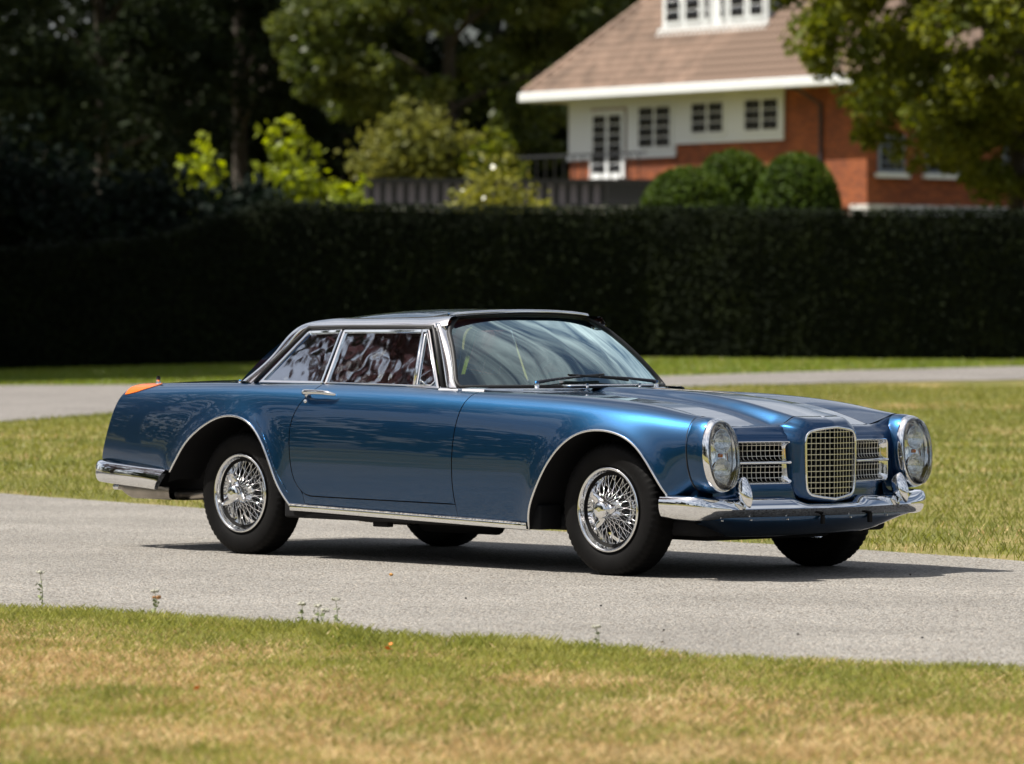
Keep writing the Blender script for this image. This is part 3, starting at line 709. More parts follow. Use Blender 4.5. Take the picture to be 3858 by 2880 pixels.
# pantiles: S-shaped pieces in courses
sl_len = math.hypot(1, TP); cw, ch = .235, .335
def tile_vf():
    V = []; n = 7
    for e in range(2):
        for k in range(n):
            u = k / (n - 1); w_ = .046 * math.sin(u * 2 * math.pi * .98 + .3)
            for th in (0, 1): V.append((u * (cw + .012), e * (ch + .05), w_ + .010 * (1 - e) + .020 - .012 * th))
    F = []
    for k in range(n - 1):
        a = k * 2; F += [(a, a + 2, 2 * n + a + 2, 2 * n + a), (a + 1, a + 3, a + 2, a)]
    return V, F
tv, tf = tile_vf(); tile_me = mesh('roof_tile', tv, tf); tile_me.materials.append(M_TILE)
ang = math.atan(TP); spots = []
rows_ = int(RB * sl_len / ch)
for j in range(rows_):
    s = j * ch; bb = s / sl_len; zz = 8.10 + bb * TP
    a0 = bb + .03; a1 = 16.87 - bb; n_ = int((a1 - a0) / cw)
    for i in range(n_):
        a = a0 + (a1 - a0 - n_ * cw) / 2 + i * cw
        if 4.6 < a < 10.1 and bb > 1.75: continue
        spots.append((a, bb, zz))
vis = sorted(spots, key=lambda p: (0 if p[2] < 11.4 and p[0] < 14.6 else 1, -p[0] + .6 * p[1]))
for a, b_, z_ in vis[:300]:
    o = obj('roof_tile', tile_me, None, roof, (a, b_ - .02, z_ + .02)); o.rotation_euler = (ang, 0, 0)
tvn = np.array(tv); ca, sa = math.cos(ang), math.sin(ang)
tvr = np.stack([tvn[:, 0], tvn[:, 1] * ca - tvn[:, 2] * sa, tvn[:, 1] * sa + tvn[:, 2] * ca], 1)
Vt, Ft = [], []
for a, b_, z_ in vis[300:]:
    o = len(Vt); Vt.extend((tvr + [a, b_ - .02, z_ + .02]).tolist()); Ft.extend([tuple(k + o for k in x) for x in tf])
tag(mk('far_tiles', Vt, Ft, M_TILE, roof), kind='stuff')
for k in range(22):   # hip tiles along the left ridge
    t0 = .05 + k * .24
    v, f = tube_vf(np.array([(t0, t0, 8.14 + TP * t0), (t0 + .27, t0 + .27, 8.14 + TP * (t0 + .27))]), [.13, .11], 8); mk('hip_tile', v, f, M_TILE, roof)
# dormer
DB = 1.78
DZ = 8.06 + TP * DB
dm = hbox('dormer', 5.0, 10.25, DB, DB + 3.2, DZ + .02, 12.6, M_WHITE, HS)
hbox('dormer_cheek_shade', 10.252, 10.29, DB + .05, DB + 3.2, DZ + .05, 12.55, M_BLUEGREY, HS)  # sheet over the white dormer side, its blue-grey standing for shade
hbox('dormer_sill', 4.9, 10.38, DB - .12, DB - .002, DZ + .0, DZ + .12, M_WHITE, HS)
for k in range(24):
    hbox('flashing_tile', 4.95 + k * .226, 5.165 + k * .226, DB - .24, DB - .05, DZ - .16, DZ - .05, M_STONE, HS, .02)
for a0, a1, n_ in ((5.16, 6.0, 1), (6.16, 7.0, 1), (7.12, 7.5, 1), (7.9, 8.25, 1), (8.4, 9.22, 1), (9.36, 10.12, 1)):
    window(a0, a1, DZ + .25, DZ + 1.75, 1, 2 if a1 - a0 > .5 else 1, 4, b=DB - .02, fw=.09)

# ================================================================== CAR  (x forward from the rear axle, y to its left, z up)
def paint_mat():
    """deep blue metallic: a tight blue lobe and a broad pale one from the flakes, under one clear coat"""
    m, t, b = new_mat('blue_metallic'); lk = t.links.new
    g = t.nodes.new('ShaderNodeTexCoord'); n = t.nodes.new('ShaderNodeTexNoise'); n.inputs['Scale'].default_value = 900; n.inputs['Detail'].default_value = 1
    bp = t.nodes.new('ShaderNodeBump'); bp.inputs['Strength'].default_value = .10; bp.inputs['Distance'].default_value = .002
    n2 = t.nodes.new('ShaderNodeTexNoise'); n2.inputs['Scale'].default_value = 3.5; n2.inputs['Detail'].default_value = 1
    b2 = t.nodes.new('ShaderNodeBump'); b2.inputs['Strength'].default_value = .12; b2.inputs['Distance'].default_value = .004
    lk(g.outputs['Object'], n.inputs['Vector']); lk(n.outputs['Fac'], bp.inputs['Height']); lk(g.outputs['Object'], n2.inputs['Vector']); lk(n2.outputs['Fac'], b2.inputs['Height'])
    c = t.nodes.new('ShaderNodeBsdfPrincipled')
    for q, cl, ro in ((b, (.0012, .029, .100), .29), (c, (.08, .28, .50), .42)):
        q.inputs['Base Color'].default_value = (*cl, 1); q.inputs['Metallic'].default_value = 1; q.inputs['Roughness'].default_value = ro
        q.inputs['Coat Weight'].default_value = 1; q.inputs['Coat Roughness'].default_value = .012; q.inputs['Coat IOR'].default_value = 1.5
        lk(bp.outputs['Normal'], q.inputs['Normal']); lk(b2.outputs['Normal'], q.inputs['Coat Normal'])
    mx = t.nodes.new('ShaderNodeMixShader'); mx.inputs[0].default_value = .11
    lk(b.outputs['BSDF'], mx.inputs[1]); lk(c.outputs['BSDF'], mx.inputs[2]); lk(mx.outputs['Shader'], t.nodes['Material Output'].inputs['Surface'])
    return m
M_PAINT = paint_mat()
M_CHROME = pmat('chrome', (.86, .87, .88), .03, 1.0, bump=(6, .05, .004))
M_STEEL = pmat('polished_steel', (.82, .82, .82), .10, 1.0)
M_RUBBER = pmat('rubber', (.010, .010, .011), .55, spec=.4, bump=(160, .15, .002))
M_TYRE = pmat('tyre', (.005, .0047, .0047), .62, spec=.12, var=(9, .3), bump=(120, .2, .002))
M_UNDER = pmat('underbody', (.008, .008, .009), .8, spec=.2)
M_LEATHER = pmat('red_leather', (.32, .06, .04), .42, var=(5, .25), bump=(60, .15, .002))
M_DASH = pmat('dark_trim', (.02, .02, .022), .5)
M_BELT = pmat('red_webbing', (.45, .05, .02), .6)
M_WIRE = pmat('grille_wire', (.78, .76, .70), .3, 1.0)
M_AMBER = pmat('amber_lens', (.66, .13, .0), .12, coat=.3, bump=(40, .3, .004))
M_GLASSW = glassmat('windscreen_glass', (.74, .88, .86), 1.52, .0010, 2.0, 4.8, gtint=(.80, 1.0, .96))  # boost and green gtint lift the mirrored sky above what plain glass returns
M_GLASSS = glassmat('side_glass', (.84, .88, .86), 1.52, .0016, 5.0, 8.5, gtint=(.80, .90, 1.0), rough=.026)  # reflection made stronger and bluer than real glass, to brighten the mottling
M_LENS = glassmat('lamp_lens', (.93, .95, .95), 1.5, .0018, 18, 1.4)
M_PIPE = pmat('exhaust_metal', (.42, .38, .33), .38, 1.0, var=(8, .3))
CAR = empty('coupe', (0, 0, 0)); tag(CAR, 'metallic blue two-door classic coupe with wire wheels parked on the road', 'car')

XS = [-1.06, -.6, 0, .6, 1.2, 1.6, 2.05, 2.45, 2.75, 2.93]
SEC = np.array([
 [(.645, .36), (.682, .43), (.695, .52), (.690, .63), (.668, .725), (.615, .780), (.54, .788), (.45, .788)],
 [(.70, .25), (.735, .36), (.750, .48), (.744, .62), (.715, .735), (.658, .792), (.58, .803), (.50, .804)],
 [(.728, .21), (.770, .33), (.785, .47), (.779, .62), (.750, .742), (.697, .800), (.62, .812), (.54, .815)],
 [(.733, .20), (.775, .32), (.790, .465), (.784, .62), (.756, .742), (.710, .797), (.682, .811), (.655, .815)],
 [(.733, .19), (.775, .315), (.790, .46), (.784, .612), (.757, .733), (.711, .788), (.682, .803), (.655, .81)],
 [(.733, .185), (.774, .31), (.789, .455), (.783, .605), (.756, .722), (.709, .778), (.665, .792), (.60, .797)],
 [(.728, .18), (.769, .305), (.785, .45), (.779, .597), (.750, .708), (.697, .768), (.62, .786), (.52, .778)],
 [(.720, .18), (.760, .305), (.777, .45), (.771, .588), (.741, .692), (.686, .748), (.60, .766), (.49, .75)],
 [(.692, .24), (.738, .345), (.755, .47), (.750, .578), (.720, .668), (.664, .720), (.585, .729), (.46, .703)],
 [(.640, .372), (.702, .435), (.727, .531), (.719, .612), (.685, .674), (.627, .705), (.555, .688), (.44, .658)]])
_S = Spl(XS, SEC); _TM = nspline_M(np.arange(8.0))
ARCH_R = np.array([(-.47, .33), (-.43, .385), (-.374, .445), (-.311, .512), (-.21, .584), (-.11, .632), (-.01, .656), (.089, .651), (.172, .622), (.254, .551), (.32, .444), (.369, .338), (.441, .225)])
ARCH_F = np.array([(1.993, .19), (2.016, .262), (2.074, .366), (2.16, .49), (2.245, .573), (2.331, .62), (2.445, .638), (2.558, .624), (2.67, .573), (2.754, .485), (2.83, .36)])
def smooth_arch(A, n=60):
    d = np.r_[0, np.cumsum(np.linalg.norm(np.diff(A, axis=0), axis=1))]; return Spl(d, A)(np.linspace(0, d[-1], n))
AR, AF = smooth_arch(ARCH_R), smooth_arch(ARCH_F)
def seg_dist(x, z, A):
    P = np.stack([x, z], -1)[..., None, :]; a = A[:-1]; b = A[1:]; ab = b - a
    t = np.clip(((P - a) * ab).sum(-1) / (ab ** 2).sum(-1), 0, 1); q = a + ab * t[..., None]
    return np.sqrt(((P - q) ** 2).sum(-1)).min(-1)
def S_yz(x, t):
    x = np.asarray(x, float); t = np.asarray(t, float)
    p = _S(x); m = np.einsum('ij,...jk->...ik', _TM, p)
    i = np.clip(t.astype(int), 0, 6); b = (t - i)[..., None]; a = 1 - b
    g = lambda arr, j: np.take_along_axis(arr, j[..., None, None].repeat(2, -1), -2)[..., 0, :]
    q = a * g(p, i) + b * g(p, i + 1) + ((a ** 3 - a) * g(m, i) + (b ** 3 - b) * g(m, i + 1)) / 6
    return q[..., 0], q[..., 1]
def S(x, t, flare=True):
    x, t = np.broadcast_arrays(np.asarray(x, float), np.asarray(t, float))
    y, z = S_yz(x, t)
    if flare:
        d = np.minimum(seg_dist(x, z, AR), seg_dist(x, z, AF)); y = y + .014 * np.exp(-(d / .05) ** 1.6) * (t < 5.2)
    return np.stack([x, -y, z], -1)          # the side nearest the camera
_tt = np.linspace(0, 7, 281)
def T_of_z(x, z):
    """section parameter on the side where the height is z"""
    x = np.atleast_1d(np.asarray(x, float)); z = np.broadcast_to(np.asarray(z, float), x.shape); o = []
    for a, b in zip(x, z):
        zz = S_yz(np.full(221, a), np.linspace(0, 5.5, 221))[1]; o.append(np.interp(b, np.maximum.accumulate(zz), np.linspace(0, 5.5, 221)))
    return np.array(o)
def resample(p, n):
    p = np.asarray(p, float); q = p * np.array([1, .12]); d = np.r_[0, np.cumsum(np.linalg.norm(np.diff(q, axis=0), axis=1))]
    s = np.linspace(0, d[-1], n); return np.stack([np.interp(s, d, p[:, k]) for k in range(2)], 1)
def coons(B, T, Lf, Rg):
    """B,T: (n,2) bottom and top, Lf,Rg: (m,2) left and right, in (x,t)"""
    n, m = len(B), len(Lf); u = np.linspace(0, 1, n)[:, None, None]; w = np.linspace(0, 1, m)[None, :, None]
    return (1 - w) * B[:, None] + w * T[:, None] + (1 - u) * Lf[None] + u * Rg[None] - ((1 - u) * (1 - w) * B[0] + u * (1 - w) * B[-1] + (1 - u) * w * T[0] + u * w * T[-1])
def shell(P, depth=.014):
    """grid of points + a rim turned inwards so that shut lines have depth"""
    nu, nv = P.shape[:2]
    du = np.gradient(P, axis=0); dv = np.gradient(P, axis=1); N = np.cross(du, dv); N /= np.linalg.norm(N, axis=2)[..., None] + 1e-12
    c = N[nu // 2, nv // 2]
    if (abs(c[1]) > .5 and c[1] > 0) or (abs(c[1]) <= .5 and c[2] < 0): N = -N
    V = P.reshape(-1, 3).tolist(); F = grid_faces(nu, nv)
    loop = [(i, 0) for i in range(nu)] + [(nu - 1, j) for j in range(1, nv)] + [(i, nv - 1) for i in range(nu - 2, -1, -1)] + [(0, j) for j in range(nv - 2, 0, -1)]
    base = len(V); k = len(loop)
    for i, j in loop: V.append(P[i, j].tolist())
    for i, j in loop: V.append((P[i, j] - N[i, j] * depth).tolist())
    for a in range(k):
        b = (a + 1) % k; F.append((base + a, base + b, base + k + b, base + k + a))
    RIMS[len(V)] = len(F) - k
    return V, F
RIMS = {}
def dark_rim(o):
    n = RIMS.get(len(o.data.vertices))
    if n:
        o.data.materials.append(M_UNDER)  # rim faces coloured dark to stand for the shade inside shut lines
        for p in o.data.polygons[n:]: p.material_index = 1
    return o
def mir(V): return [(v[0], -v[1], v[2]) for v in V]
def both(name, V, F, mat, parent=CAR, smooth=True, recalc=True, angle=None):
    """the part on the camera's side and its mirror on the far side"""
    out_ = []
    for s in (0, 1):
        VV = V if s == 0 else mir(V); FF = F if s == 0 else [tuple(reversed(f)) for f in F]
        o = mk(name, VV, FF, mat, parent[s] if isinstance(parent, (list, tuple)) else parent, smooth)
        if recalc: fix_normals(o)
        if name != 'tail_lamp': dark_rim(o)
        if angle: sharp(o, angle)
        out_.append(o)
    return out_
def sharp(o, deg=35):
    me = o.data; bm = bmesh.new(); bm.from_mesh(me); lim = math.radians(deg)
    for e in bm.edges:
        if len(e.link_faces) == 2 and e.calc_face_angle(0) > lim: e.smooth = False
    bm.to_mesh(me); bm.free()
G = .0028     # half a shut line
# door seams in (x,z) -> (x,t)
dr = np.array([(.52, .312), (.482, .352), (.456, .426), (.443, .533), (.445, .619), (.48, .706), (.535, .775)])
dr_t = np.c_[dr[:, 0], T_of_z(dr[:, 0], dr[:, 1])]; dr_t = np.vstack([dr_t, [(.562, 6.0), (.575, 7)]])
df = np.array([(1.542, .288), (1.538, .40), (1.538, .475), (1.549, .62), (1.569, .724), (1.588, .775)])
df_t = np.c_[df[:, 0], T_of_z(df[:, 0], df[:, 1])]; df_t = np.vstack([df_t, [(1.603, 6.2), (1.605, 7)]])
def seam(pts, n=34):
    d = np.r_[0, np.cumsum(np.hypot(np.diff(pts[:, 0]), np.diff(pts[:, 1]) * .12))]; return Spl(d, pts)(np.linspace(0, d[-1], n))
DRs, DFs = seam(dr_t), seam(df_t)
def sh_x(c, dx): return c + np.array([dx, 0])
def line(p, q, n=34): return np.array(p) + (np.array(q) - np.array(p)) * np.linspace(0, 1, n)[:, None]
def bot_curve(xz, n):
    xz = np.asarray(xz, float); return resample(np.c_[xz[:, 0], T_of_z(xz[:, 0], xz[:, 1])], n)
# door
bx = np.r_[.52, .545, .58, .64, np.linspace(.8, 1.542, 12)]; bz = np.r_[.312, .300, .2955, .2945, np.linspace(.293, .288, 12)]
B = bot_curve(np.c_[bx, bz + G], 48); T_ = resample(line((.575 + G, 7), (1.605 - G, 7), 48), 48)
Lf = resample(sh_x(DRs, G), 34); Rg = resample(sh_x(DFs, -G), 34); B[0] = Lf[0]; B[-1] = Rg[0]
P = coons(B, T_, Lf, Rg); Vd, Fd = shell(S(P[..., 0], P[..., 1])); DOORS = both('door', Vd, Fd, M_PAINT)
# sill panel under the door
B = bot_curve(np.c_[np.linspace(.52, 1.541, 30), np.linspace(.2485, .226, 30)], 48)
T_ = bot_curve(np.c_[np.r_[.5195, bx[1:]], np.r_[.310, bz[1:] - G]], 48)
P = coons(B, T_, resample(line(B[0], T_[0], 6), 6), resample(line(B[-1], T_[-1], 6), 6)); V, F = shell(S(P[..., 0], P[..., 1]), .01); both('sill_panel', V, F, M_PAINT)
# rear fender
tail = np.array([(-1.045, 1.0), (-1.003, 2), (-.955, 3), (-.908, 4), (-.868, 4.6), (-.815, 5.15), (-.80, 6), (-.80, 7)])
Tl = seam(tail)
bb = np.vstack([[(-1.045, float(S_yz(np.array([-1.045]), np.array([1.0]))[1][0])), (-.9, .40), (-.7, .392), (-.5, .388), (-.44, .388)], AR[8:], [(.4425, .25), (.52 - G, .2485)]])
B = bot_curve(bb, 110); T_ = resample(np.vstack([line((-.80, 7), (.575 - G, 7), 110)]), 110)
Rq = np.vstack([[B[-1]], sh_x(DRs, -G)]); Rq = resample(Rq, 34); Lq = resample(Tl, 34)
B[0] = Lq[0]; Rq[0] = B[-1]
P = coons(B, T_, Lq, Rq); V, F = shell(S(P[..., 0], P[..., 1])); both('rear_fender', V, F, M_PAINT)
# front fender
bb = np.vstack([[(1.5425, .2265), (1.8, .214)], AF, [(2.88, .362), (2.93, .372)]])
B = bot_curve(bb, 96); B[-1] = (2.93, 0); T_ = resample(line((1.605 + G, 7), (2.93, 7), 96), 96)
Lq = np.vstack([[B[0]], sh_x(DFs, G)]); Lq = resample(Lq, 34); Rq = resample(line((2.93, 0), (2.93, 7), 34), 34)
P = coons(B, T_, Lq, Rq); V, F = shell(S(P[..., 0], P[..., 1])); both('front_fender', V, F, M_PAINT)
# bright arch beads, sill strip
def on_side(xz, out=.0):
    xz = np.asarray(xz, float); t = T_of_z(xz[:, 0], xz[:, 1]); p = S(xz[:, 0], t); p[:, 1] -= out; return p
for A in (AR[3:], AF):
    v, f = tube_vf(on_side(A, .001), .0055, 8, flat=(1, .9)); both('arch_trim', v, f, M_CHROME)
xs_ = np.linspace(.43, 1.99, 40); zs_ = np.linspace(.256, .219, 40)
up_ = on_side(np.c_[xs_, zs_]); rows = [up_ + [0, -.004, .004], up_ + [0, -.010, 0], up_ + [0, -.006, -.006], up_ + [0, -.007, -.010], up_ + [0, -.004, -.030], up_ + [0, .012, -.034]]
V = np.concatenate([q[:, None] for q in rows], 1).reshape(-1, 3); both('sill_trim', V, grid_faces(40, 6), M_CHROME, angle=30)
# tail lamps
B = bot_curve([(-.872, .742), (-.835, .747), (-.778, .757), (-.697, .778), (-.655, .79)], 20); T_ = resample(np.array([(-.806, 5.6), (-.76, 5.75), (-.70, 5.75), (-.66, 5.45), (-.645, 5.2)]), 20)
P = coons(B, T_, resample(np.array([B[0], (-.866, 4.7), (-.83, 5.15), T_[0]]), 10), resample(line(B[-1], T_[-1], 10), 10))
Pp = S(P[..., 0], P[..., 1]); Pp = Pp + np.array([-.003, -.003, .0015]); V, F = shell(Pp, .02); both('tail_lamp', V, F, M_AMBER)
# tail panel and boot lid
e = S(Tl[:, 0], Tl[:, 1]); rows = []
for k in np.linspace(0, 1, 15):
    q = e.copy(); q[:, 1] = e[:, 1] * (1 - 2 * k); q[:, 0] -= .03 * (1 - (1 - 2 * k) ** 2) * (1 - np.linspace(0, 1, len(e)) ** 6) - .003; q[:, 2] += .012 * (1 - (1 - 2 * k) ** 2) * np.linspace(0, 1, len(e)) ** 4
    rows.append(q)
V = np.array(rows).reshape(-1, 3); fix_normals(mk('tail_panel', V, grid_faces(15, len(e)), M_PAINT, CAR))
xd = np.linspace(-.80, -.02, 24); rows = []
for x_ in xd:
    a = S(x_, 7.0); ys = np.linspace(a[1], -a[1], 21); rows.append(np.stack([np.full(21, x_), ys, a[2] + .012 * (1 - (ys / a[1]) ** 2)], 1))
fix_normals(mk('boot_lid', np.array(rows).reshape(-1, 3), grid_faces(24, 21), M_PAINT, CAR))
tube('aerial_base', [(-.70, -.62, .775), (-.70, -.62, .80), (-.70, -.62, .815)], [.017, .014, .009], M_CHROME, CAR, 10)
tube('aerial_tip', [(-.70, -.62, .815), (-.70, -.62, .824), (-.70, -.62, .835)], [.009, .0115, .006], M_RUBBER, CAR, 10)

# hood, with its raised centre
def hood_edge(x): return S_yz(np.asarray(x, float), np.full(np.shape(x), 7.0))
_hc = Spl([1.6, 1.8, 2.05, 2.44, 2.72, 2.9, 3.036], [.812, .8135, .810, .792, .760, .7265, .7005])
_dh = Spl([1.6, 1.8, 2.1, 2.6, 3.04], [.003, .009, .022, .035, .041])
def dome_h(x): return _dh(x)
_dw = Spl([1.6, 1.95, 2.5, 3.04], [.09, .115, .158, .190])
def dome_w(x): return _dw(x)
def hood_z(x, y):
    ye, ze = hood_edge(np.minimum(x, 2.93)); zc = _hc(x); w_ = dome_w(x); ay = np.abs(y)
    base = ze + .003 * (1 - np.clip(ay / ye, 0, 1) ** 2); h = zc - ze - .003
    return base + h * (1 - smooth01((ay - w_ + .055) / .08)) * (1 - .08 * (ay / w_) ** 2)
_hf = Spl([-.1, 0, .05, .10, .15, .20, .26, .34, .44, .6], [3.030, 3.036, 3.0345, 3.029, 3.017, 2.997, 2.974, 2.952, 2.927, 2.89])
def hood_front(y):
    ay = np.abs(y); return _hf(np.clip(ay, 0, .6)) - .003
nx, ny = 80, 101; rows = []
for i in range(nx):
    a = i / (nx - 1); row = []
    for j in range(ny):
        b = j / (ny - 1) * 2 - 1
        yf = b * .437; xf_ = float(hood_front(yf)) - .003; xr = 1.80 + .03 * b * b
        x_ = xr + (xf_ - xr) * a; ye = float(hood_edge(min(x_, 2.927))[0]) - .004; row.append((x_, b * ye))
    rows.append(row)
XY = np.array(rows); Z = hood_z(XY[..., 0], XY[..., 1]); P = np.dstack([XY, Z])
V, F = shell(P[:, ::-1], .012); HOOD = dark_rim(fix_normals(mk('hood', V, F, M_PAINT, CAR)))
# cowl between hood and windscreen
rows = []
for i in range(14):
    a = i / 13; row = []
    for j in range(61):
        b = j / 30 - 1; xr = 1.80 + .03 * b * b - .004; x0 = 1.655 - .26 * abs(b) ** 2.6; x_ = x0 + (xr - x0) * a
        yy = b * (float(hood_edge(x_)[0]) + .002); row.append((x_, yy, float(hood_z(np.array(x_), np.array(yy))) - .002 + .006 * (1 - a) ** 2))
    rows.append(row)
fix_normals(mk('cowl', np.array(rows).reshape(-1, 3), grid_faces(14, 61), M_PAINT, CAR))
# air intake grille on the cowl
cv = rbox('cowl_vent', 1.715, 1.765, -.26, .26, .806, .8185, M_DASH, CAR, .003)
for k in range(46): rbox('vent_fin', 1.717, 1.763, -.252 + k * .0112, -.2475 + k * .0112, .818, .8215, M_STEEL, cv, 0)
tube('vent_frame', [(1.712, -.265, .8195), (1.768, -.265, .8185), (1.768, .265, .8185), (1.712, .265, .8195)], .003, M_CHROME, CAR, 6, closed=True)

# ---- nose
yg = np.unique(np.round(np.r_[np.linspace(-.61, -.50, 7), np.linspace(-.50, -.19, 13), np.linspace(-.19, .19, 15), np.linspace(.19, .50, 13), np.linspace(.50, .61, 7)], 5))
def nose_dx(y): return -.2 * np.maximum(0, np.abs(y) - .19)
def nose_prof(y):
    ay = abs(y); xh = float(hood_front(min(ay, .44))) + .0035 - max(0, ay - .44) * .05; zh = float(np.interp(ay, [0, .2, .44, .50, .555, .61], [.661, .660, .6575, .667, .687, .70])); d = float(nose_dx(y)); k = zh - .661
    return [(xh, zh), (xh + .3 * (3.05 + d - xh), zh - .004), (3.022 + d, .640 + k * .8), (3.041 + d, .622 + k * .5), (3.050 + d, .605 + k * .3), (3.053 + d, .592), (3.058 + d, .415), (3.062 + d, .40), (3.063 + d, .375), (3.06 + d, .33)]
NP = np.array([[(x_, y, z_) for x_, z_ in nose_prof(y)] for y in yg])
def sk(i, j): return j == 5 and .189 < abs((yg[i] + yg[i + 1]) / 2) < .501
# smooth the profile by subdividing
def dens(P, k=3):
    out_ = []
    for p in P:
        q = [p[0]]
        for a in range(len(p) - 1):
            n_ = 1 if a == 5 else k
            for s in range(1, n_ + 1): q.append(p[a] + (p[a + 1] - p[a]) * s / n_)
        out_.append(q)
    return np.array(out_)
sp_ = []
for p in NP:
    up_p = curve3(p[:6], 16); sp_.append(np.vstack([up_p, p[6:]]))
NP = np.array(sp_)
nose = fix_normals(mk('nose_panel', NP.reshape(-1, 3), grid_faces(len(yg), NP.shape[1], skip=lambda i, j: (j >= 12 and abs((yg[i] + yg[i + 1]) / 2) < .15) or j == 15 and .189 < abs((yg[i] + yg[i + 1]) / 2) < .501), M_PAINT, CAR))
# central grille surround
def outline(n=96):
    """hexagon with soft shoulders: (y,z)"""
    k = [(0, .655), (.05, .6505), (.10, .6445), (.135, .637), (.153, .622), (.160, .60), (.159, .53), (.156, .44), (.152, .395), (.143, .371), (.125, .3605), (.07, .351), (0, .343)]
    pts = np.array(k + [(-a, b) for a, b in k[-2:0:-1]])
    d = np.r_[0, np.cumsum(np.linalg.norm(np.diff(np.vstack([pts, pts[:1]]), axis=0), axis=1))]; s = np.linspace(0, d[-1], n, endpoint=False)
    return np.stack([np.interp(s, d, np.r_[pts[:, k_], pts[0, k_]]) for k_ in range(2)], 1)
OL = outline(); cen = np.array([0, .50])
tg = np.roll(OL, -2, 0) - np.roll(OL, 2, 0); nrm = np.stack([-tg[:, 1], tg[:, 0]], 1); nrm /= np.linalg.norm(nrm, axis=1)[:, None]
if ((nrm * (OL - cen)).sum(1)).mean() < 0: nrm = -nrm
for _ in range(3): nrm = (np.roll(nrm, 1, 0) + nrm * 2 + np.roll(nrm, -1, 0)); nrm /= np.linalg.norm(nrm, axis=1)[:, None]
def xprow(y): return 3.134 - .19 * np.abs(y)
def outline2(n=96):
    k = [(0, .6985), (.05, .698), (.10, .696), (.148, .693), (.182, .682), (.208, .660), (.213, .62), (.210, .53), (.206, .44), (.198, .385), (.180, .345), (.14, .325), (.07, .316), (0, .313)]
    pts = np.array(k + [(-a, b) for a, b in k[-2:0:-1]]); ang_o = np.arctan2(OL[:, 1] - .5, OL[:, 0] / .62); ap = np.arctan2(pts[:, 1] - .5, pts[:, 0] / .62)
    o = np.argsort(ap); A_ = np.r_[ap[o][-1] - 2 * np.pi, ap[o], ap[o][0] + 2 * np.pi]; Pp_ = np.vstack([pts[o][-1], pts[o], pts[o][0]])
    return np.stack([np.interp(ang_o, A_, Pp_[:, k_]) for k_ in range(2)], 1)
OL2 = outline2()
TX = np.where(OL2[:, 1] > .64, hood_front(np.clip(OL2[:, 0], -.3, .3)) + .0035, 3.045)
for i in range(96):
    if OL2[i, 1] > .60:
        w_ = float(smooth01((OL2[i, 1] - .60) / .05)); ay = abs(OL2[i, 0]); xh_ = float(hood_front(ay)) + .0035; zh_ = float(hood_z(np.array(xh_ - .004), np.array(ay))) - .0005
        TX[i] = 3.045 * (1 - w_) + xh_ * w_
        if w_ >= 1 and ay < .19: OL2[i, 1] = max(zh_, OL2[i, 1] - .006)
A3 = np.stack([xprow(OL[:, 0]), OL[:, 0], OL[:, 1]], 1); T3 = np.stack([TX, OL2[:, 0], OL2[:, 1]], 1)
C3 = np.stack([A3[:, 0] - .010, A3[:, 1] + .80 * (T3[:, 1] - A3[:, 1]), A3[:, 2] + .80 * (T3[:, 2] - A3[:, 2])], 1); rows = []
for u in np.linspace(0, 1, 12): rows.append((1 - u) ** 2 * A3 + 2 * u * (1 - u) * C3 + u * u * T3)
rows.append(T3 + np.array([-.03, 0, 0]) - np.stack([0 * TX, 0 * TX, .012 * (OL2[:, 1] > .6)], 1))
P = np.array(rows); surround = fix_normals(mk('grille_surround', P.reshape(-1, 3), grid_faces(len(rows), len(OL), wrap_v=True), M_PAINT, CAR))
fp = np.stack([xprow(OL[:, 0]) + .001, OL[:, 0], OL[:, 1]], 1)
GR = tube('grille', fp, .0062, M_CHROME, CAR, 8, closed=True)
def clip_z(y):
    """opening of the outline at y"""
    zt_ = [OL[i, 1] + (OL[(i + 1) % 96, 1] - OL[i, 1]) * ((y - OL[i, 0]) / (OL[(i + 1) % 96, 0] - OL[i, 0])) for i in range(96) if (OL[i, 0] - y) * (OL[(i + 1) % 96, 0] - y) < 0]
    return min(zt_), max(zt_)
def bar(name, pts, wy, wx, parent, up=(0, 0, 1)):
    v, f = tube_vf(pts, .001, 4, up=up); return None
for k in range(-6, 7):
    y = k * .0246 + 1e-5; z0, z1 = clip_z(y); x_ = xprow(y) - .008
    rbox('grille_bar', x_ - .006, x_ + .003, y - .0014, y + .0014, z0 - .002, z1 + .002, M_WIRE, GR, .0006, 1)
for k in range(12):
    z_ = .3665 + k * .0243
    ys_ = OL[np.abs(OL[:, 1] - z_) < .03]; ym = np.interp(z_, [.343, .362, .40, .60, .625, .64, .656], [.02, .128, .1535, .160, .150, .12, .02])
    yy = np.array([-ym, -ym / 2, 0, ym / 2, ym]); V = []
    for y in yy:
        for a, b in ((-.006, -.0016), (.0035, -.0016), (.0035, .0016), (-.006, .0016)): V.append((xprow(y) - .0075 + a, y, z_ + b))
    fix_normals(mk('grille_bar', V, grid_faces(5, 4, wrap_v=True), M_WIRE, GR, smooth=False))
rbox('grille_back', 2.985, 2.995, -.185, .185, .33, .652, M_UNDER, CAR, 0)
for s in (-1, 1):      # walls of the grille duct
    pass
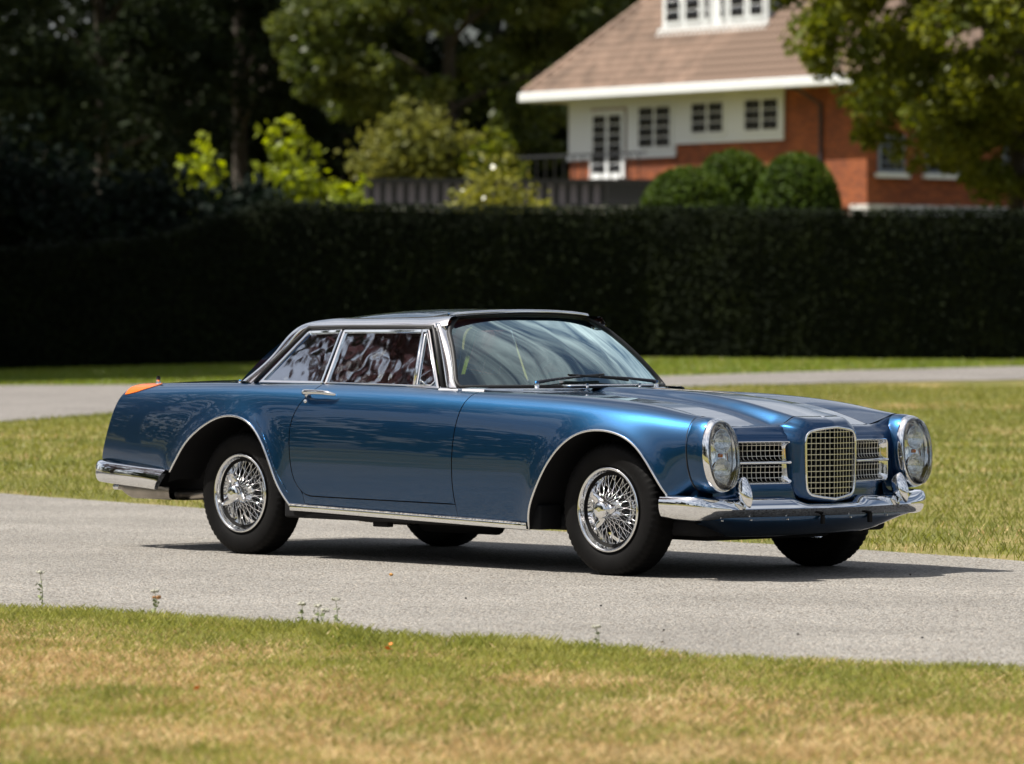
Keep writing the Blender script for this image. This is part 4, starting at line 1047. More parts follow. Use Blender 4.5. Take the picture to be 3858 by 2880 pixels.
# side grilles: deep bright frame, two meshes each
def rr_loop(y0, y1, z0, z1, r_, n=8):
    p = []
    for cy, cz, a0 in ((y1 - r_, z1 - r_, 0), (y0 + r_, z1 - r_, 90), (y0 + r_, z0 + r_, 180), (y1 - r_, z0 + r_, 270)):
        for k in range(n + 1): a = math.radians(a0 + 90 * k / n); p.append((cy + r_ * math.cos(a), cz + r_ * math.sin(a)))
    return np.array(p)
SG = []
for s in (-1, 1):
    y0, y1 = (.192, .498)
    lp = rr_loop(y0, y1, .412, .595, .022); rows = []
    for ins, xx in ((-.004, 3.050), (-.001, 3.060), (.004, 3.061), (.008, 3.056), (.016, 3.040), (.026, 3.024)):
        q = rr_loop(y0 + ins, y1 - ins, .412 + ins * .5, .595 - ins * .5, .022); rows.append(np.stack([xx + nose_dx(q[:, 0]), s * q[:, 0], q[:, 1]], 1))
    fr_ = fix_normals(mk('side_grille', np.array(rows).reshape(-1, 3), grid_faces(6, len(lp), wrap_v=True), M_CHROME, CAR)); SG.append(fr_)
    yy = np.linspace(y0 + .004, y1 - .004, 9); pth = np.stack([3.056 + nose_dx(yy), s * yy, np.full(9, .5035)], 1)
    V, F = tube_vf(pth, .0065, 8, flat=(1.0, 1.5)); mk('divider', V, F, M_CHROME, fr_)
    for z0, z1 in ((.513, .588), (.419, .494)):
        for k in range(12):
            y = y0 + .024 + k * .0235; d_ = float(nose_dx(y))
            pth = [(3.030 + d_, s * y, z1 - .002), (3.031 + d_, s * y, z0 + .014), (3.034 + d_, s * y, z0 + .006), (3.042 + d_, s * y, z0 + .001), (3.05 + d_, s * y, z0 + .0005)]
            V, F = tube_vf(curve3(pth, 9), .0016, 5); mk('grille_bar', V, F, M_WIRE, fr_)
        for k in range(3):
            z_ = z0 + .018 + k * .0235; ya, yb = y0 + .012, y1 - .012
            pth = [(3.0285 + float(nose_dx(y)), s * y, z_) for y in (ya, (ya + yb) / 2, yb)]
            V, F = tube_vf(pth, .0018, 5); mk('grille_bar', V, F, M_WIRE, fr_)
    rbox('grille_back', 2.90, 2.92, s * .34 - .17, s * .34 + .17, .40, .61, M_UNDER, CAR, 0)

# ---- headlamps
def ell(cy, cz, ry, rz, n=56, pw=2.15):
    a = np.linspace(0, 2 * np.pi, n, endpoint=False); c, s_ = np.cos(a), np.sin(a)
    return np.stack([cy + ry * np.sign(c) * np.abs(c) ** (2 / pw), cz + rz * np.sign(s_) * np.abs(s_) ** (2 / pw)], 1)
HY, HZ = .626, .539
def ring(spec, s, rake=.10):
    rows = []
    for x_, ry, rz in spec:
        q = ell(HY, HZ, ry, rz); rows.append(np.stack([x_ - rake * (q[:, 1] - HZ), s * q[:, 0], q[:, 1]], 1))
    return np.array(rows)
def fill_center(P):
    V = P.reshape(-1, 3).tolist(); F = grid_faces(P.shape[0], P.shape[1], wrap_v=True); n = P.shape[1]; c = P[-1].mean(0); V.append(c.tolist())
    k = len(V) - 1; b = (P.shape[0] - 1) * n
    F += [(b + i, b + (i + 1) % n, k) for i in range(n)]; return V, F
for s in (-1, 1):
    P = ring([(2.90, .096, .150), (2.934, .0995, .1625), (2.942, .100, .164), (2.99, .0995, .164), (3.016, .0975, .161), (3.027, .0945, .157)], s)
    pod = fix_normals(mk('headlamp', P.reshape(-1, 3), grid_faces(len(P), 56, wrap_v=True), M_PAINT, CAR))
    sl_ = ring([(2.9315, .1005, .1630)], s)[0]; v_, f_ = tube_vf(sl_, .0028, 6, closed=True); mk('lamp_seam', v_, f_, M_RUBBER, pod)  # raised dark ring added to draw the seam between fender and pod
    P = ring([(3.020, .0955, .159), (3.030, .0965, .1595), (3.042, .0955, .157), (3.052, .0925, .153), (3.056, .090, .1495), (3.050, .087, .146)], s)
    fix_normals(mk('bezel', P.reshape(-1, 3), grid_faces(len(P), 56, wrap_v=True), M_CHROME, pod))
    P = ring([(3.048, .0895, .1485), (3.062, .0888, .1478), (3.074, .0845, .143), (3.084, .073, .129), (3.0915, .052, .098), (3.095, .026, .052)], s)
    V, F = fill_center(P); fix_normals(mk('lens', V, F, M_LENS, pod))
    P = ring([(3.046, .0865, .1435), (3.02, .081, .134), (2.99, .079, .13)], s); V, F = fill_center(P); fix_normals(mk('housing', V, F, M_STEEL, pod))
    for zc, rr_ in ((HZ + .060, .052), (HZ - .062, .051)):      # two round reflectors with ribbed glass
        prof = [(rr_, .0), (rr_ * .96, -.004), (rr_ * .85, -.018), (rr_ * .6, -.034), (rr_ * .3, -.042), (.008, -.045)]
        v, f = lathe_vf(prof, 40); v = [(3.045 + q[1], s * HY + q[0], zc + q[2]) for q in v]; fix_normals(mk('reflector', v, f, M_CHROME, pod))
        v, f = tube_vf([(3.046, s * HY + rr_ * math.cos(a), zc + rr_ * math.sin(a)) for a in np.linspace(0, 6.2832, 40, endpoint=False)], .0018, 6, closed=True); mk('lamp_rim', v, f, M_CHROME, pod)
        V, F = [], []
        for k in range(-9, 10):      # moulded flutes
            y_ = k * rr_ / 9.6; h_ = math.sqrt(max(0, rr_ ** 2 - y_ ** 2)) * .97
            v, f = tube_vf([(3.0495, s * HY + y_, zc - h_), (3.053, s * HY + y_, zc), (3.0495, s * HY + y_, zc + h_)], .0014, 5); o_ = len(V); V += v; F += [tuple(i + o_ for i in q) for q in f]
        mk('flutes', V, F, M_LENS, pod)
        sh_ = [(3.0555, s * HY + a, zc + b) for a, b in ((-.008, .010), (.008, .010), (.0085, .0), (.005, -.007), (0, -.011), (-.005, -.007), (-.0085, 0))]
        v, f = tube_vf(sh_, .0011, 5, closed=True); mk('crest', v, f, M_STEEL, pod)
    rbox('marker_lamp', 3.02, 3.03, s * HY + .012 - .012, s * HY + .012 + .012, HZ - .008, HZ + .008, M_AMBER, pod, .002)

# ---- front bumper: crease line swept round the nose
pl = np.array([(-.765, 2.805), (-.766, 2.86), (-.765, 2.93), (-.756, 2.983), (-.725, 3.025), (-.67, 3.048), (-.62, 3.058), (-.505, 3.078), (-.4, 3.098), (-.28, 3.122), (-.15, 3.143), (0, 3.150)])
pl = np.vstack([pl, [(-a, b) for a, b in pl[-2::-1]]])
c_ = curve3(np.c_[pl[:, 1], pl[:, 0], np.zeros(len(pl))], 140)
tan = np.gradient(c_, axis=0); tan /= np.linalg.norm(tan, axis=1)[:, None]; nout = np.stack([-tan[:, 1], tan[:, 0], 0 * tan[:, 0]], 1)
nout *= np.sign((nout * (c_ - [2.4, 0, 0])).sum(1))[:, None]
arc = np.r_[0, np.cumsum(np.linalg.norm(np.diff(c_, axis=0), axis=1))]; arc = np.minimum(arc, arc[-1] - arc); rows = []
for i in range(140):
    ay = abs(c_[i, 1]); e_ = float(smooth01((ay - .52) / .23)) if ay < .76 else 1.0
    e_ = 1 - float(smooth01((arc[i] - .14) / .30))
    mid_ = float(1 - smooth01((ay - .15) / .10))
    tail_ = float(np.clip((2.87 - c_[i, 0]) / .07, 0, 1))
    a_ = np.array([(-.070, .352), (-.040, .3525), (-.026, .343), (-.013, .327), (-.004, .3135), (0, .306), (-.007, .299), (-.022, .286), (-.042, .272), (-.060, .264)])
    m_ = np.array([(-.050, .325), (-.032, .326), (-.018, .323), (-.009, .318), (-.003, .312), (0, .306), (-.007, .299), (-.022, .286), (-.042, .272), (-.060, .264)])
    s_ = np.array([(-.050, .366), (-.022, .366), (-.008, .360), (-.001, .346), (.0, .330), (-.0005, .316), (-.003, .30), (-.009, .282), (-.019, .266), (-.045, .258)])
    q = a_ * (1 - mid_) + m_ * mid_; q = q * (1 - e_) + s_ * e_
    q = q.copy(); q[:, 1] = .312 + (q[:, 1] - .312) * (1 - .12 * tail_ * (q[:, 1] < .312))
    rows.append([c_[i] + nout[i] * o_ + np.array([0, 0, z_]) for o_, z_ in q])
BUM = mk('front_bumper', np.array(rows).reshape(-1, 3), grid_faces(140, 10), M_CHROME, CAR); fix_normals(BUM); sharp(BUM, 60)
for i_ in (0, 139):
    q = np.array(rows[i_]); mk('bumper_end', q.tolist(), [tuple(range(10))], M_CHROME, CAR, False)
for s in (-1, 1):       # pointed over-riders
    V = []; spec = [(.315, 3.098, .003, .005), (.326, 3.090, .011, .016), (.342, 3.078, .020, .032), (.362, 3.066, .027, .044), (.386, 3.058, .0295, .046), (.410, 3.055, .027, .038), (.428, 3.056, .022, .027), (.440, 3.058, .014, .017), (.4465, 3.060, .005, .007)]
    for z_, xc, wy, wx in spec:
        for k in range(20):
            a = 2 * math.pi * k / 20; ca_ = math.cos(a); V.append((xc + wx * ca_ * (1.05 if ca_ > 0 else .9), s * .506 + 1.15 * wy * math.sin(a) * (1 - .35 * max(0, ca_) ** 2), z_))
    f = grid_faces(9, 20, wrap_v=True) + [tuple(range(20)), tuple(8 * 20 + k for k in range(20))]
    fix_normals(mk('over_rider', V, f, M_CHROME, CAR))
# painted apron closing the nose down to the bumper
rows = []
for i in range(8, 132):
    p0_ = c_[i] - nout[i] * .050; ay = abs(c_[i, 1]); bk_ = float(smooth01((ay - .40) / .2))
    p1_ = c_[i] - nout[i] * (.055 + .035 * bk_); p2_ = c_[i] - nout[i] * (.055 + .075 * bk_)
    rows.append([(p0_[0], p0_[1], .300), (p0_[0], p0_[1], .345), (p1_[0], p1_[1], .368), (p2_[0], p2_[1], .40 + .03 * bk_)])
rows = [q for q in rows if abs(q[0][1]) > .42]
half = [q for q in rows if q[0][1] < 0]; both('front_apron', np.array(half).reshape(-1, 3), grid_faces(len(half), 4), M_PAINT)
# painted valance under it
rows = []
for i in range(4, 136):
    ay = abs(c_[i, 1]); fall = float(smooth01((ay - .40) / .34))
    row = []
    for k, (ins, z_) in enumerate([(.050, .290), (.045, .268), (.058, .245), (.082, .222), (.118, .200), (.17, .184), (.25, .176)]):
        zz = z_ + (0.268 - z_) * .75 * fall ** 1.4 if z_ < .268 else z_
        p = c_[i] - nout[i] * ins; row.append((p[0], p[1] * (1 - .06 * k / 6), zz))
    rows.append(row)
fix_normals(mk('front_valance', np.array(rows).reshape(-1, 3), grid_faces(len(rows), 7), M_PAINT, CAR))
for y in (-.60, -.45, -.25, -.05, .15, .3, .45):
    i = int(np.argmin(np.abs(c_[:, 1] - y))); p = c_[i] - nout[i] * .048
    v, f = tube_vf([(p[0], p[1], .259), (p[0] + .006, p[1], .259)], .0038, 8); mk('bolt', v, f, M_STEEL, CAR)
rbox('bumper_bracket', 3.11, 3.125, -.07, -.055, .235, .275, M_UNDER, CAR, .002); rbox('bumper_bracket', 3.07, 3.085, .28, .30, .232, .275, M_UNDER, CAR, .002)

# ---- rear bumper
pl = np.array([(-.768, -.50), (-.762, -.62), (-.752, -.76), (-.738, -.90), (-.722, -.99), (-.690, -1.055), (-.62, -1.085), (-.45, -1.10), (-.2, -1.108), (0, -1.11)])
pl = np.vstack([pl, [(-a, b) for a, b in pl[-2::-1]]]); c2 = curve3(np.c_[pl[:, 1], pl[:, 0], np.zeros(len(pl))], 110)
tan = np.gradient(c2, axis=0); tan /= np.linalg.norm(tan, axis=1)[:, None]; no2 = np.stack([-tan[:, 1], tan[:, 0], 0 * tan[:, 0]], 1); no2 *= np.sign((no2 * (c2 - [0, 0, 0])).sum(1))[:, None]
rows = []
for i in range(110):
    k = float(np.clip((c2[i, 0] + 1.06) / .56, 0, 1)); zt_, zb_ = .424 - .030 * k, .318 - .026 * k
    row = []
    for a in np.linspace(0, 1, 12):
        th = math.pi * (a - .5); o_ = .004 + .030 * math.cos(th) ** .7 - .012; z_ = (zt_ + zb_) / 2 + (zt_ - zb_) / 2 * math.sin(th)
        p = c2[i] + no2[i] * o_; shx = (z_ - .343) * .84 * float(np.clip((c2[i, 0] + .62) / .12, 0, 1)); row.append((p[0] + shx, p[1], z_))
    rows.append(row)
RBM = fix_normals(mk('rear_bumper', np.array(rows).reshape(-1, 3), grid_faces(110, 12), M_CHROME, CAR))
for i_ in (0, 109): mk('bumper_end', rows[i_], [tuple(range(12))], M_CHROME, CAR, False)
# lower rear shield and pipes
V = []
for i, x_ in enumerate(np.linspace(-.90, -.52, 16)):
    d_ = .243 + .045 * max(0, (-.80 - x_) / .10) ** 2
    for y, z_ in ((-.70, .305), (-.705, .285), (-.70, d_ + .012), (-.68, d_), (-.60, d_ - .004), (-.3, d_ - .004)): V.append((x_, y, z_))
both('rear_shield', V, grid_faces(16, 6), M_PIPE)
for y in (-.60, -.54): tube('exhaust_tip', [(-1.05, y, .290), (-.80, y, .288)], .014, M_CHROME, CAR, 12)
tube('exhaust_pipe', curve3([(-.62, -.56, .262), (-.45, -.55, .268), (-.33, -.50, .285), (-.15, -.42, .30), (.1, -.36, .24), (.8, -.34, .18)], 30), .024, M_PIPE, CAR, 12)
tube('silencer', [(.85, -.32, .185), (.88, -.32, .185), (1.35, -.32, .185), (1.38, -.32, .185)], [.03, .055, .055, .03], M_UNDER, CAR, 14)

# ---- greenhouse
def ghy(z): return -(.655 - (z - .82) * .48)
def gp(x, z, out=0): return np.array([x, ghy(z) - out, z])
def loop_round(pts, r_=.012, n=4):
    """round the corners of a polygon in (x,z)"""
    p = [np.array(q, float) for q in pts]; o = []
    for i in range(len(p)):
        a, b, c = p[i - 1], p[i], p[(i + 1) % len(p)]; u = (a - b) / np.linalg.norm(a - b); v = (c - b) / np.linalg.norm(c - b)
        for k in range(n + 1):
            t = k / n; o.append((1 - t) ** 2 * (b + u * r_) + 2 * t * (1 - t) * b + t * t * (b + v * r_))
    return o
def bar_loop(pts, wd, th, out=0.0, r_=.012):
    """flat frame strip along a closed loop lying in the glass plane"""
    L_ = loop_round(pts, r_); n = len(L_); c = sum(L_) / n; V = []
    for i in range(n):
        a, b = L_[i - 1], L_[(i + 1) % n]; t = (b - a) / np.linalg.norm(b - a); nn = np.array([-t[1], t[0]])
        if nn @ (c - L_[i]) < 0: nn = -nn
        for w_, o_ in ((0, 0), (0, th), (wd * .3, th * 1.25), (wd, th), (wd, 0)):
            q = L_[i] + nn * w_; V.append(gp(q[0], q[1], out + o_))
    return V, grid_faces(n, 5, wrap_u=True, wrap_v=True)
def pane(name, pts, mat, th=.004, out=0., parent=CAR, r_=.01):
    L_ = loop_round(pts, r_); n = len(L_); V = [gp(q[0], q[1], out) for q in L_] + [gp(q[0], q[1], out - th) for q in L_]
    F = [tuple(range(n)), tuple(range(2 * n - 1, n - 1, -1))] + [(i, (i + 1) % n, n + (i + 1) % n, n + i) for i in range(n)]
    return both(name, V, F, mat, parent, smooth=False)
QF = [(.088, .812), (.312, 1.060), (.544, 1.067), (.536, .812)]
V, F = bar_loop(QF, .013, .012); both('quarter_window_frame', V, F, M_CHROME, angle=40)
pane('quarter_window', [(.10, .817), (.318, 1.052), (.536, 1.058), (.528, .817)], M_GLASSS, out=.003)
DF_ = [(.552, .810), (.553, 1.067), (1.130, 1.071), (1.335, .800)]
V, F = bar_loop(DF_, .013, .012); both('door_window_frame', V, F, M_CHROME, angle=40)
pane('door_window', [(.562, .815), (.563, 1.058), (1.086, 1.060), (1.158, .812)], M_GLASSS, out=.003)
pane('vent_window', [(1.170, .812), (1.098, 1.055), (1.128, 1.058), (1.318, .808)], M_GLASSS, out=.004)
v, f = tube_vf([gp(1.163, .808, .008), gp(1.089, 1.066, .008)], .009, 8, flat=(.8, 1)); both('window_division', v, f, M_CHROME)
v, f = tube_vf([gp(1.178, .817, .010), gp(1.112, 1.047, .010), gp(1.126, 1.049, .010), gp(1.290, .838, .010), gp(1.272, .815, .010)], .0045, 6, closed=True); both('vent_frame', v, f, M_CHROME)
v, f = tube_vf([gp(1.195, .826, .012), gp(1.20, .838, .018), gp(1.235, .822, .016)], [.004, .006, .003], 8); both('vent_catch', v, f, M_CHROME)
# dark weather strip above the frames
V, F = tube_vf([gp(.05, .815, .001), gp(.16, .94, .001), gp(.296, 1.072, .001), gp(.6, 1.078, .001), gp(1.14, 1.080, .001), gp(1.16, 1.06, .001), gp(1.352, .80, .001)], .011, 6); both('weather_strip', V, F, M_RUBBER)
# belt moulding
bl = S(np.linspace(.04, 1.50, 40), np.full(40, 6.55)); bl[:, 2] += .004
v, f = tube_vf(bl, .0055, 8, flat=(.9, 1.2)); both('belt_trim', v, f, M_CHROME)
# rail and rear pillar in bright steel
Lw = [(1.215, -.512, 1.090), (1.16, -.533, 1.079), (1.0, -.5355, 1.0815), (.75, -.536, 1.0835), (.5, -.535, 1.0835), (.33, -.532, 1.082), (.262, -.536, 1.070), (.16, -.590, .95), (.04, -.662, .808)]
Up = [(1.215, -.455, 1.132), (1.13, -.452, 1.130), (1.0, -.452, 1.1225), (.75, -.452, 1.1175), (.5, -.452, 1.1145), (.33, -.452, 1.106), (.19, -.468, 1.080), (.06, -.545, .95), (-.085, -.640, .808)]
def dens_path(a, n=60):
    d = np.r_[0, np.cumsum(np.linalg.norm(np.diff(np.array(Lw), axis=0), axis=1))]; return Spl(d, np.array(a, float))(np.linspace(0, d[-1], n))
lw, up_ = dens_path(Lw), dens_path(Up); rows = []
for k in np.linspace(0, 1, 9):
    b_ = math.sin(math.pi * k) * .012; q = lw * (1 - k) + up_ * k; q = q + np.array([0, -b_ * .8, b_]); rows.append(q)
rows = [lw + np.array([0, .014, -.002]), lw + np.array([0, -.004, -.002])] + rows
V = np.stack(rows, 1).reshape(-1, 3); both('roof_rail', V, grid_faces(60, len(rows)), M_STEEL)
# roof panel
ux = np.array([q[0] for q in Up[:7]])[::-1]; uy = np.array([-q[1] for q in Up[:7]])[::-1]; uz = np.array([q[2] for q in Up[:7]])[::-1]
zc_ = Spl([.10, .19, .4, .62, .93, 1.13, 1.235], [1.094, 1.118, 1.148, 1.1615, 1.1635, 1.1585, 1.150]); rows = []
for x_ in np.linspace(.19, 1.232, 50):
    ye, ze, zc1 = np.interp(x_, ux, uy), np.interp(x_, ux, uz) - .003, float(zc_(x_)); ys = np.sin(np.linspace(-1, 1, 41) * math.pi / 2)
    rows.append([(x_ - .012 * (b * b) * (x_ > 1.0), b * ye, zc1 - (zc1 - ze) * abs(b) ** 1.75) for b in ys])
fix_normals(mk('roof', np.array(rows).reshape(-1, 3), grid_faces(50, 41), M_PAINT, CAR))
# groove where the painted roof meets the steel
v, f = tube_vf(np.array([(x_, -np.interp(x_, ux, uy) - .001, np.interp(x_, ux, uz) + .001) for x_ in np.linspace(.28, 1.16, 30)]), .003, 6); both('roof_seal', v, f, M_RUBBER)
# rear window
rt = np.array([(.19 - .05 * (1 - b * b), b * .462, 1.082 + .035 * (1 - abs(b) ** 2.3)) for b in np.linspace(-1, 1, 25)]); rb = np.array([(-.09 - .13 * (1 - b * b), b * .63, .812) for b in np.linspace(-1, 1, 25)])
P = np.array([rt * (1 - k) + rb * k + np.array([-.02, 0, .012]) * math.sin(math.pi * k) for k in np.linspace(0, 1, 14)])
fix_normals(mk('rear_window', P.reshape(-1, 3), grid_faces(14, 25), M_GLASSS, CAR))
tube('rear_window_trim', P[-1] + [0, 0, .004], .009, M_CHROME, CAR, 8); tube('rear_window_seal', P[0], .007, M_RUBBER, CAR, 8)
# windscreen
def ws_pt(b, k):
    ab = abs(b); bo = np.array([1.665 - .225 * ab ** 2.5, b * .672, .812 - .004 * ab]); to = np.array([1.205 - .045 * ab ** 3, b * .478, 1.139 - .022 * ab ** 2.4])
    p = bo * (1 - k) + to * k; p = p + np.array([.022, 0, .018]) * math.sin(math.pi * k) * (1 - .3 * ab); return p
kk = np.linspace(0, 1, 26); bbs = np.linspace(-1, 1, 49)
P = np.array([[ws_pt(b, k) for b in bbs] for k in kk])
# round the upper corners
def inside_b(k): return 1 - .13 * max(0, (k - .72) / .28) ** 2.2 - .02 * max(0, (.12 - k) / .12) ** 2
P = np.array([[ws_pt(b * inside_b(k), k) for b in bbs] for k in kk])
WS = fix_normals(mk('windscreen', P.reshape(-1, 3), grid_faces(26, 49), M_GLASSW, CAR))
edge = np.vstack([P[0], P[1:, -1], P[-1, -2::-1], P[-2:0:-1, 0]])
tube('windscreen_seal', edge + [.003, 0, .002], .0105, M_RUBBER, CAR, 8, closed=True)
top_e = np.array([ws_pt(b * .93, 1.0) for b in np.linspace(-1, 1, 40)]) + np.array([-.012, 0, .014]); tube('header_trim', top_e, .0105, M_STEEL, CAR, 8)
bot_e = np.array([ws_pt(b, -.035) for b in np.linspace(-1, 1, 50)]) + np.array([.012, 0, .002]); tube('windscreen_trim', bot_e, .007, M_CHROME, CAR, 8)
# front pillars
rows = []
for k in np.linspace(0, 1, 20):
    e_ = ws_pt(-inside_b(min(k, .84)), min(k, .93)); z_ = e_[2]; bk = np.array([1.368 + (1.166 - 1.368) * ((z_ - .80) / .276), ghy(z_) - .006, z_ ])
    fr2 = e_ + np.array([-.006, -.006, 0]); md = (fr2 + bk) / 2 + np.array([.006, -.012, 0]); rows.append([bk + [0, .02, 0], bk, md * .55 + bk * .45, md, md * .4 + fr2 * .6, fr2, fr2 + [-.01, .02, 0]])
both('front_pillar', np.array(rows).reshape(-1, 3), grid_faces(20, 7), M_STEEL)
rows = []
for u in np.linspace(0, 1, 10):     # bright base between pillar and fender
    a = np.array([1.345, -.680, .798]); b_ = np.array([1.60, -.640, .797]); p = a + (b_ - a) * u
    rows.append([p + [0, -.012, -.010], p + [0, -.008, .004], p + [0, .012, .012], p + [0, .03, .010]])
both('pillar_base', np.array(rows).reshape(-1, 3), grid_faces(10, 4), M_STEEL)
# wipers
for y0, y1, x1 in ((-.43, .12, 1.70), (.34, -.10, 1.72)):
    s = 1 if y1 > y0 else -1
    pv = np.array([1.715, y0, .818]); tip = ws_pt((y0 + .32 * s) / .672, .075) + np.array([.03, 0, .012]); end = ws_pt((y0 + .50 * s) / .672, .11) + np.array([.022, 0, .012])
    st_ = ws_pt((y0 + .12 * s) / .672, .05) + np.array([.022, 0, .010])
    wp = tube('wiper', [pv + [0, 0, .012], pv + [-.005, .02 * s, .018], (pv + tip) / 2 + [0, 0, .014], tip + [0, 0, .006]], [.010, .009, .006, .004], M_LEAD, CAR, 8)
    tube('blade', curve3([st_, (st_ + end) / 2 + [.006, 0, .003], end], 9), .006, M_RUBBER, wp, 6)
    tube('pivot', [pv + [0, 0, -.01], pv + [0, 0, .022]], .011, M_CHROME, wp, 10)
for y in (-.17, .17): tube('washer_jet', [(1.775, y, .81), (1.775, y, .828)], .007, M_CHROME, CAR, 8)
# hood badge
mk('hood_badge', [(3.07, -.013, .6935), (3.045, 0, .7035), (3.07, .013, .6935), (3.09, 0, .6885), (3.068, 0, .7015)], [(0, 3, 4), (3, 2, 4), (2, 1, 4), (1, 0, 4)], M_CHROME, CAR, False)
# door handle and lock
hx = np.array([(.505, .772), (.53, .776), (.58, .777), (.66, .776), (.72, .7695), (.738, .766)])
hp = np.array([S(x_, float(T_of_z([x_], [z_ - .012])[0])) for x_, z_ in hx]); hp[:, 2] = hx[:, 1]; hp[:, 1] += np.array([-.012, -.030, -.038, -.036, -.026, -.014])
v, f = tube_vf(curve3(hp, 18), np.interp(np.linspace(0, 1, 18), [0, .1, .4, .8, 1], [.010, .014, .012, .011, .005]), 10, flat=(1.0, .85)); HD = both('handle', v, f, M_CHROME, DOORS)
v, f = tube_vf([hp[1] + [.004, .03, -.016], hp[1] + [.006, .008, -.014], hp[1] + [.02, .0, -.006]], [.012, .011, .008], 8); both('handle_foot', v, f, M_CHROME, DOORS)
lk_ = S(.525, float(T_of_z([.525], [.733])[0])); v, f = tube_vf([lk_ + [0, .004, 0], lk_ + [0, -.005, .001]], .009, 12); both('lock', v, f, M_CHROME, DOORS)

# ---- underbody, wheel houses, floor
rbox('floor_pan', -.25, 2.90, -.60, .60, .185, .26, M_UNDER, CAR, .02)
rbox('chassis_rail', .35, 2.05, -.735, -.60, .19, .30, M_UNDER, CAR, .01); rbox('chassis_rail', .35, 2.05, .60, .735, .19, .30, M_UNDER, CAR, .01)
rbox('front_crossmember', 2.2, 2.75, -.40, .40, .155, .25, M_UNDER, CAR, .02); rbox('oil_pan', 1.95, 2.55, -.18, .18, .145, .22, M_UNDER, CAR, .03)
rbox('engine_bay_wall', 1.75, 2.86, -.44, .44, .24, .60, M_UNDER, CAR, .01); rbox('boot_floor', -.95, -.30, -.55, .55, .26, .70, M_UNDER, CAR, .01)
rbox('rear_axle', -.05, .05, -.6, .6, .26, .33, M_UNDER, CAR, .02); rbox('rear_bulkhead', -.30, .12, -.50, .50, .24, .76, M_UNDER, CAR, .01)
rbox('jack_point', .92, 1.02, -.70, -.66, .165, .20, M_UNDER, CAR, .005)
tube('radius_arm', [(1.98, -.52, .235), (2.22, -.60, .25)], .018, M_UNDER, CAR, 8)
for A in (AR, AF):
    o_ = on_side(A, -.006); rows = [o_, o_ + np.array([0, .05, .012]), o_ * [1, 0, 1] + np.array([0, -.45, .02])]
    both('wheel_house', np.stack(rows, 1).reshape(-1, 3), grid_faces(len(A), 3), M_UNDER)
for x0, x1 in ((-.44, .43), (2.0, 2.83)):
    V = [(x_, -.47, z_) for x_ in (x0, x1) for z_ in (.2, .63)]; both('inner_wing', V, [(0, 1, 3, 2)], M_UNDER, smooth=False)

# ---- cabin
rbox('carpet', .0, 1.62, -.60, .60, .27, .30, M_DASH, CAR, 0)
def seat(x, y, w_, zt_, name='seat'):
    c = rbox(name, x - .02, x + .48, y - w_ / 2, y + w_ / 2, .32, .50, M_LEATHER, CAR, .05, 3)
    V = []; n = 12
    for i in range(n):
        u = i / (n - 1); z_ = .44 + (zt_ - .44) * u; xx = x - .18 * u; th = .065 - .025 * u; ww = w_ / 2 * (1 - .12 * max(0, u - .6) ** 1.5 * 3)
        for k in range(24):
            a = 2 * math.pi * k / 24; ca_, sa_ = math.cos(a), math.sin(a); V.append((xx + th * np.sign(ca_) * abs(ca_) ** .6, y + ww * np.sign(sa_) * abs(sa_) ** .45, z_ - .03 * (abs(sa_) ** 4) * u))
    f = grid_faces(n, 24, wrap_v=True) + [tuple(range(24)), tuple((n - 1) * 24 + k for k in range(24))]
    fix_normals(mk('backrest', V, f, M_LEATHER, c)); return c
def hoop(x, y, z0, c):
    p = [(x, y - .055, z0 - .03)] + [(x + .02, y - .055 * math.cos(a), z0 + .035 + .055 * math.sin(a)) for a in np.linspace(0, math.pi, 12)] + [(x, y + .055, z0 - .03)]
    tube('headrest_hoop', p, .0042, M_STEEL, c, 6)
for y in (-.31, .31): c = seat(.82, y, .50, .855); hoop(.64, y, .862, c)
c = seat(.30, 0, 1.05, .845, 'rear_seat'); hoop(.12, -.30, .852, c); hoop(.12, .30, .852, c)
rbox('parcel_shelf', -.25, .10, -.58, .58, .775, .80, M_LEATHER, CAR, .005)
rbox('dashboard', 1.30, 1.56, -.60, .60, .62, .80, M_DASH, CAR, .03, 3); rbox('instrument_hood', 1.29, 1.42, .14, .50, .79, .835, M_DASH, CAR, .018, 3)
for y in (-.655, .655): rbox('door_card', .45, 1.50, y - .012, y + .012, .35, .80, M_LEATHER, CAR, .01)
sw = [(1.13 - .085 * math.sin(a) * .45, .32 + .185 * math.cos(a), .765 + .185 * math.sin(a) * .9) for a in np.linspace(0, 2 * math.pi, 40, endpoint=False)]
SWO = tube('steering_wheel', sw, .010, pmat('steering_rim', (.12, .03, .02), .35), CAR, 8, closed=True)
for a in (.5, 2.64, 4.71): tube('spoke', [(1.15, .32, .765), (1.13 - .085 * math.sin(a) * .45, .32 + .185 * math.cos(a), .765 + .185 * math.sin(a) * .9)], .007, M_STEEL, SWO, 6)
tube('column', [(1.15, .32, .765), (1.40, .32, .70)], .022, M_DASH, SWO, 10)
rbox('mirror', 1.405, 1.415, -.06, .07, .835, .875, M_DASH, CAR, .008); tube('mirror_stalk', [(1.42, .0, .80), (1.412, 0, .845)], .005, M_CHROME, CAR, 6)
rbox('sun_visor', 1.13, 1.15, .10, .45, 1.02, 1.10, M_LEATHER, CAR, .006)
for s in (-1, 1): mk('seat_belt', [(.60, s * .53, 1.05), (.64, s * .53, 1.05), (.95, s * .50, .56), (.91, s * .50, .56), (.60, s * .527, 1.05), (.64, s * .527, 1.05), (.95, s * .497, .56), (.91, s * .497, .56)], [(0, 1, 2, 3), (7, 6, 5, 4), (0, 4, 5, 1), (1, 5, 6, 2), (2, 6, 7, 3), (3, 7, 4, 0)], M_BELT, CAR, False)
hl = []
